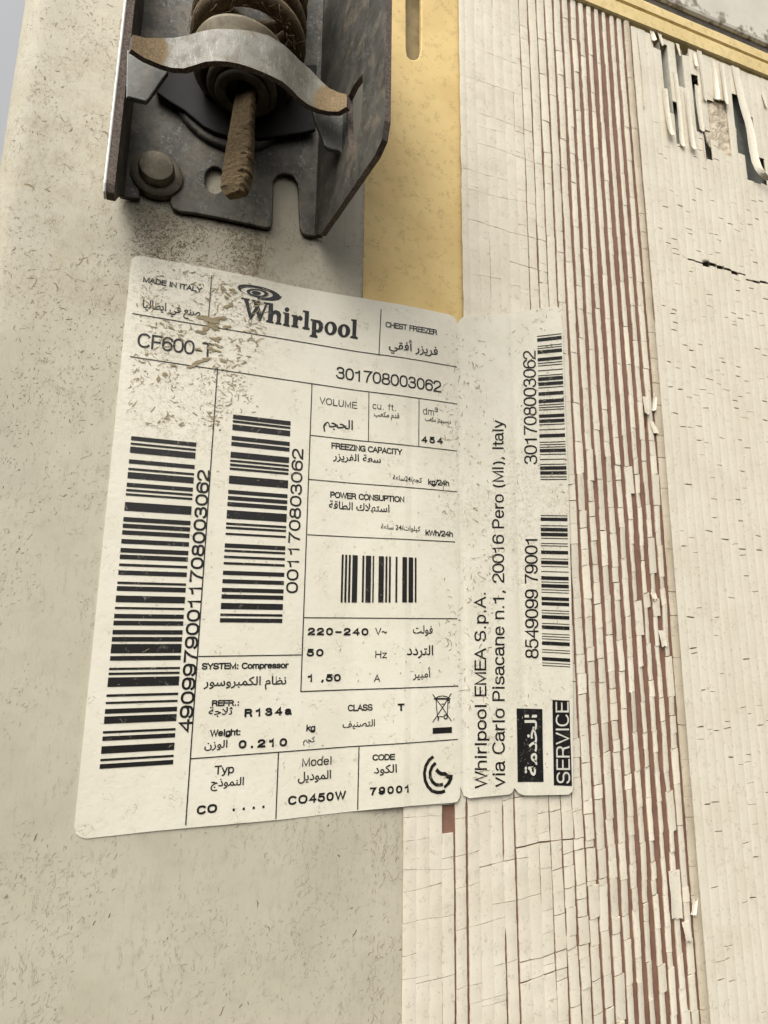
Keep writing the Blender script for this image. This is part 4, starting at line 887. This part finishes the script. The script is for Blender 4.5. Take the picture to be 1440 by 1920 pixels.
# bolt with washer
bx, bz = hx(294, 322, 3)
mb = MB(); lathe(mb, (bx, 0, bz), [(0, .2), (7.0, .2), (7.2, .9), (7.0, 2.4), (6.0, 3.0), (4.9, 3.1), (4.8, 4.9), (4.4, 5.6), (3.2, 5.9), (0, 6.0)], 'y', 48); o = mb.build('bolt', M_BOLT, hinge, True); o.data.set_sharp_from_angle(angle=math.radians(28))
# raised boss on the back plate
mb = MB(); cx_, cz_ = hx(432, 190, 3); lathe(mb, (cx_, 0, cz_), [(16.5, HP-.2), (16.2, 2.6), (15.2, 3.1), (0, 3.1)], 'y', 56); mb.build('boss', M_GALV, hinge, True)
# spring seat: dark dished shelf standing out of the plate
SX = 5.2; SH = 13.0
mb = MB(); lathe(mb, (SX, -SH, 0), [(0, 151.2), (9, 151.0), (11.6, 150.6), (12.2, 151.2), (12, 152.5), (0, 152.5)], 'z', 56, wob=.25); mb.build('spring_seat', M_BLACK, hinge, True)
mb = MB(); plate(mb, [[W(x, y, 4.4) for x, y in ((286, 120), (294, 173), (318, 190), (345, 206), (380, 235), (405, 248), (430, 255), (465, 258), (500, 257), (560, 250), (592, 243), (594, 120))]], 3.2, 4.4); bevel(mb.build('seat_apron', M_BLACK, hinge), .4)  # black plate, coloured as the shaded hollow behind the seat
mb = MB()
for z, r in ((147.2, 7.6), (148.8, 9.8)): lathe(mb, (SX-.5, -SH, z), [(r-3, 0), (r-1, -.9), (r, 0), (r, 1.2), (r-2, 2.0), (r-3, 1.6), (r-3, 0)], 'z', 40, wob=.2)
mb.build('retaining_nut', M_SEAT, hinge, True)
bpy.data.objects['retaining_nut'].data.materials[0] = plain('shade darkened nut', (.085, .065, .04), (.045, .034, .022), .6, .3)  # nut colour darkened to carry the hollow's shade
mb = MB(); lathe(mb, (SX-1.2, -SH, 152), [(0, 0), (12.6, 0), (13.2, .8), (13.0, 4.6), (13.7, 5.4), (13.5, 6.4), (12.5, 7), (0, 7)], 'z', 64, wob=.2); mb.build('spring_cup', M_SEAT, hinge, True)
mb = MB(); pts = []
for i in range(330):
    t = i/330; q = t*2*math.pi*9; pts.append((SX+14.0*math.cos(q)+.6, -SH+14.0*math.sin(q), 160.0+t*58))
tube(mb, pts, 2.5, 10); mb.build('coil_spring', M_SPR, hinge, True)
mb = MB(); r_ = random.Random(3)        # lint and hair caught on the spring
for i in range(110):
    q = r_.uniform(-2.9, -.2); z = r_.choice((r_.gauss(160.5, 1.5), r_.gauss(165, 3), r_.uniform(159, 180))); rr = 15.2+r_.random()*1.6
    p = Vector((SX-.5+rr*math.cos(q), -SH+rr*math.sin(q), z)); d = Vector((r_.gauss(0, 1), r_.gauss(0, .6)-.25, r_.gauss(0, .8))); pts = []
    for j in range(6):
        pts.append(tuple(p)); d += Vector((r_.gauss(0, .5), r_.gauss(0, .4), r_.gauss(0, .5))); p = p+d.normalized()*r_.uniform(.4, 1.0)
    tube(mb, pts, .035+.04*r_.random(), 4)
mb.build('lint', M_LINT, hinge, True)
# saddle strap bent round the spring
ZS = 138.0; sb = []
for x, y in ((246, 92), (270, 108), (301, 121), (322, 127), (345, 128), (364, 122), (385, 115.5), (403, 114), (425, 115), (447, 119), (470, 126), (502, 139), (530, 153), (547, 168), (560, 182), (578, 196), (599, 205), (616, 208.5), (634, 209), (650, 200)):
    a_, b_, c_ = ray(x, y); h = D-ZS*b_/c_; sb.append((a_/b_*(D-h), h))
tp = ((246, 64), (270, 70), (301, 70), (322, 69), (345, 65), (364, 59), (385, 54.5), (403, 52.5), (425, 53), (447, 54), (470, 57), (502, 66), (530, 84), (547, 100), (560, 113), (578, 128), (599, 150), (616, 165), (634, 173), (650, 177))
zt = []
for (X, h), (x, y) in zip(sb, tp):
    a_, b_, c_ = ray(x, y); zt.append(max(ZS+3, c_/b_*(D-h)))
mb = MB(); n = len(sb); V = []; th = 1.5; nv = 7
for i, (X, h) in enumerate(sb):
    a_ = Vector(sb[max(i-1, 0)]); b_ = Vector(sb[min(i+1, n-1)]); t = (b_-a_).normalized(); nr = Vector((-t.y, t.x))
    if nr.y < 0: nr = -nr
    for j in range(nv):
        z = ZS+(zt[i]-ZS)*j/(nv-1); V.append((X, -h, z))
    for j in range(nv):
        z = ZS+(zt[i]-ZS)*j/(nv-1); V.append((X-nr.x*th, -(h-nr.y*th), z))
w_ = 2*nv
Ff, Fe = [], []; dusty = []
for i in range(n-1):
    for j in range(nv-1):
        Ff.append((i*w_+j, (i+1)*w_+j, (i+1)*w_+j+1, i*w_+j+1)); dusty.append(1 if (i < 5 or i > 14) else 0)
        Ff.append((i*w_+nv+j, i*w_+nv+j+1, (i+1)*w_+nv+j+1, (i+1)*w_+nv+j)); dusty.append(0)
    Fe += [(i*w_, i*w_+nv, (i+1)*w_+nv, (i+1)*w_), (i*w_+nv-1, (i+1)*w_+nv-1, (i+1)*w_+2*nv-1, i*w_+2*nv-1)]
Fe += [tuple(range(nv))+tuple(range(2*nv-1, nv-1, -1)), tuple((n-1)*w_+q for q in tuple(range(nv-1, -1, -1))+tuple(range(nv, 2*nv)))]
def strap_mat():
    m = Mat('strap zinc with dusty ends', .6, .1, .25)
    c = m.mix(m.ramp(m.noise(.25, 5, .6), .35, .7), (.20, .19, .155), (.12, .11, .085))
    c = m.mix(m.math('MULTIPLY', m.fibres(1.2, .05, .5, .5, .62, (1.6, 1, .3)), .4), c, (.4, .4, .37))
    l_ = m.blob(rel(-23, 142, HB, 26), 12, .4); r2 = m.blob(rel(31, 140, HB, 26), 11, .4)
    d = m.math('MAXIMUM', l_, r2); g = m.noise(2.0, 5, .8)
    dd = m.math('MAXIMUM', m.ramp(m.math('ADD', d, m.math('MULTIPLY', m.math('SUBTRACT', g, .5), 1.2)), .25, .6), m.math('MULTIPLY', m.ramp(m.noise(.5, 5, .7), .5, .7), .45))
    c = m.mix(dd, c, m.mix(m.ramp(g, .35, .65), (.16, .11, .055), (.30, .22, .125)))
    m.color(c); m.L(m.math('MULTIPLY', m.math('SUBTRACT', 1.0, dd), .15), m.b.inputs['Metallic']); m.rough(m.math('ADD', .45, m.math('MULTIPLY', dd, .5)))
    m.bump(g, .25, .6); return m.m
M_SADDLE = strap_mat()
mb.add(V, Ff, 0); mb.add(V, Fe, 1); o = mb.build('saddle_strap', M_SADDLE, hinge, True, (M_CUT,))
for p in o.data.polygons: p.use_smooth = p.material_index == 0
# lips under the strap ends
mb = MB(); plate(mb, [[W(x, y, 19) for x, y in ((236, 183), (243, 182), (274, 190), (281, 183), (316, 134), (300, 108), (238, 92))]], 17.6, 19)
bevel(mb.build('strap_lip', M_STRAP, hinge), .3)
mb = MB(); plate(mb, [[W(x, y, 20) for x, y in ((584, 200), (592, 228), (602, 252), (609, 272), (616, 278), (637, 283), (645, 292), (648, 307), (652, 300), (652, 212), (652, 190), (630, 200))]], 18.6, 20)
bevel(mb.build('strap_lip', M_STRAP, hinge), .3)
# hanging tongue of the spring rod, caked with dust
tx, tz0 = W(463, 150, 14); _, tz1 = W(440, 366, 16)
mb = MB(); V = []; ns = 60; prof = [(-3.6, -1.3), (-2.4, -1.6), (-1.2, -1.75), (0, -1.75), (1.2, -1.75), (2.4, -1.6), (3.3, -1.3), (3.6, -.6), (3.6, .2), (3.5, 1), (3.2, 1.6), (0, 1.8), (-3.5, 1.4)]; ang = math.radians(-38)
for i in range(ns+1):
    t = i/ns; z = tz0+(tz1-tz0)*t; cx2 = W(464-22*t, 150+216*t, 14+2*t)[0]; sc = (.72+.42*min(1, t*1.3))*(1 if t < .93 else 1-.35*(t-.93)/.07)
    for px, py in prof:
        w2 = (.12+.45*max(0, t-.25))*(1.7 if px > 2.3 else .7)
        x = px*sc+w2*nz(z*.9, px, 1)+.7*w2*nz(z*2.3, px*2, 6); y = py*sc+w2*nz(z*.9, px, 5)+.5*w2*nz(z*2.1, px*3, 9)-(.5*w2*abs(nz(z*3.1, px, 12)) if px > 2.3 else 0); V.append((cx2+x*math.cos(ang)-y*math.sin(ang), -(14+2*t)+x*math.sin(ang)+y*math.cos(ang), z))
m = len(prof); Fs = [(i*m+j, i*m+(j+1) % m, (i+1)*m+(j+1) % m, (i+1)*m+j) for i in range(ns) for j in range(m)]+[tuple(range(m)), tuple(ns*m+j for j in range(m-1, -1, -1))]
mb.add(V, Fs); o = mb.build('rod_tongue', M_DUST, hinge)

for o in bpy.data.objects:
    if '_base' in o.keys(): del o['_base']
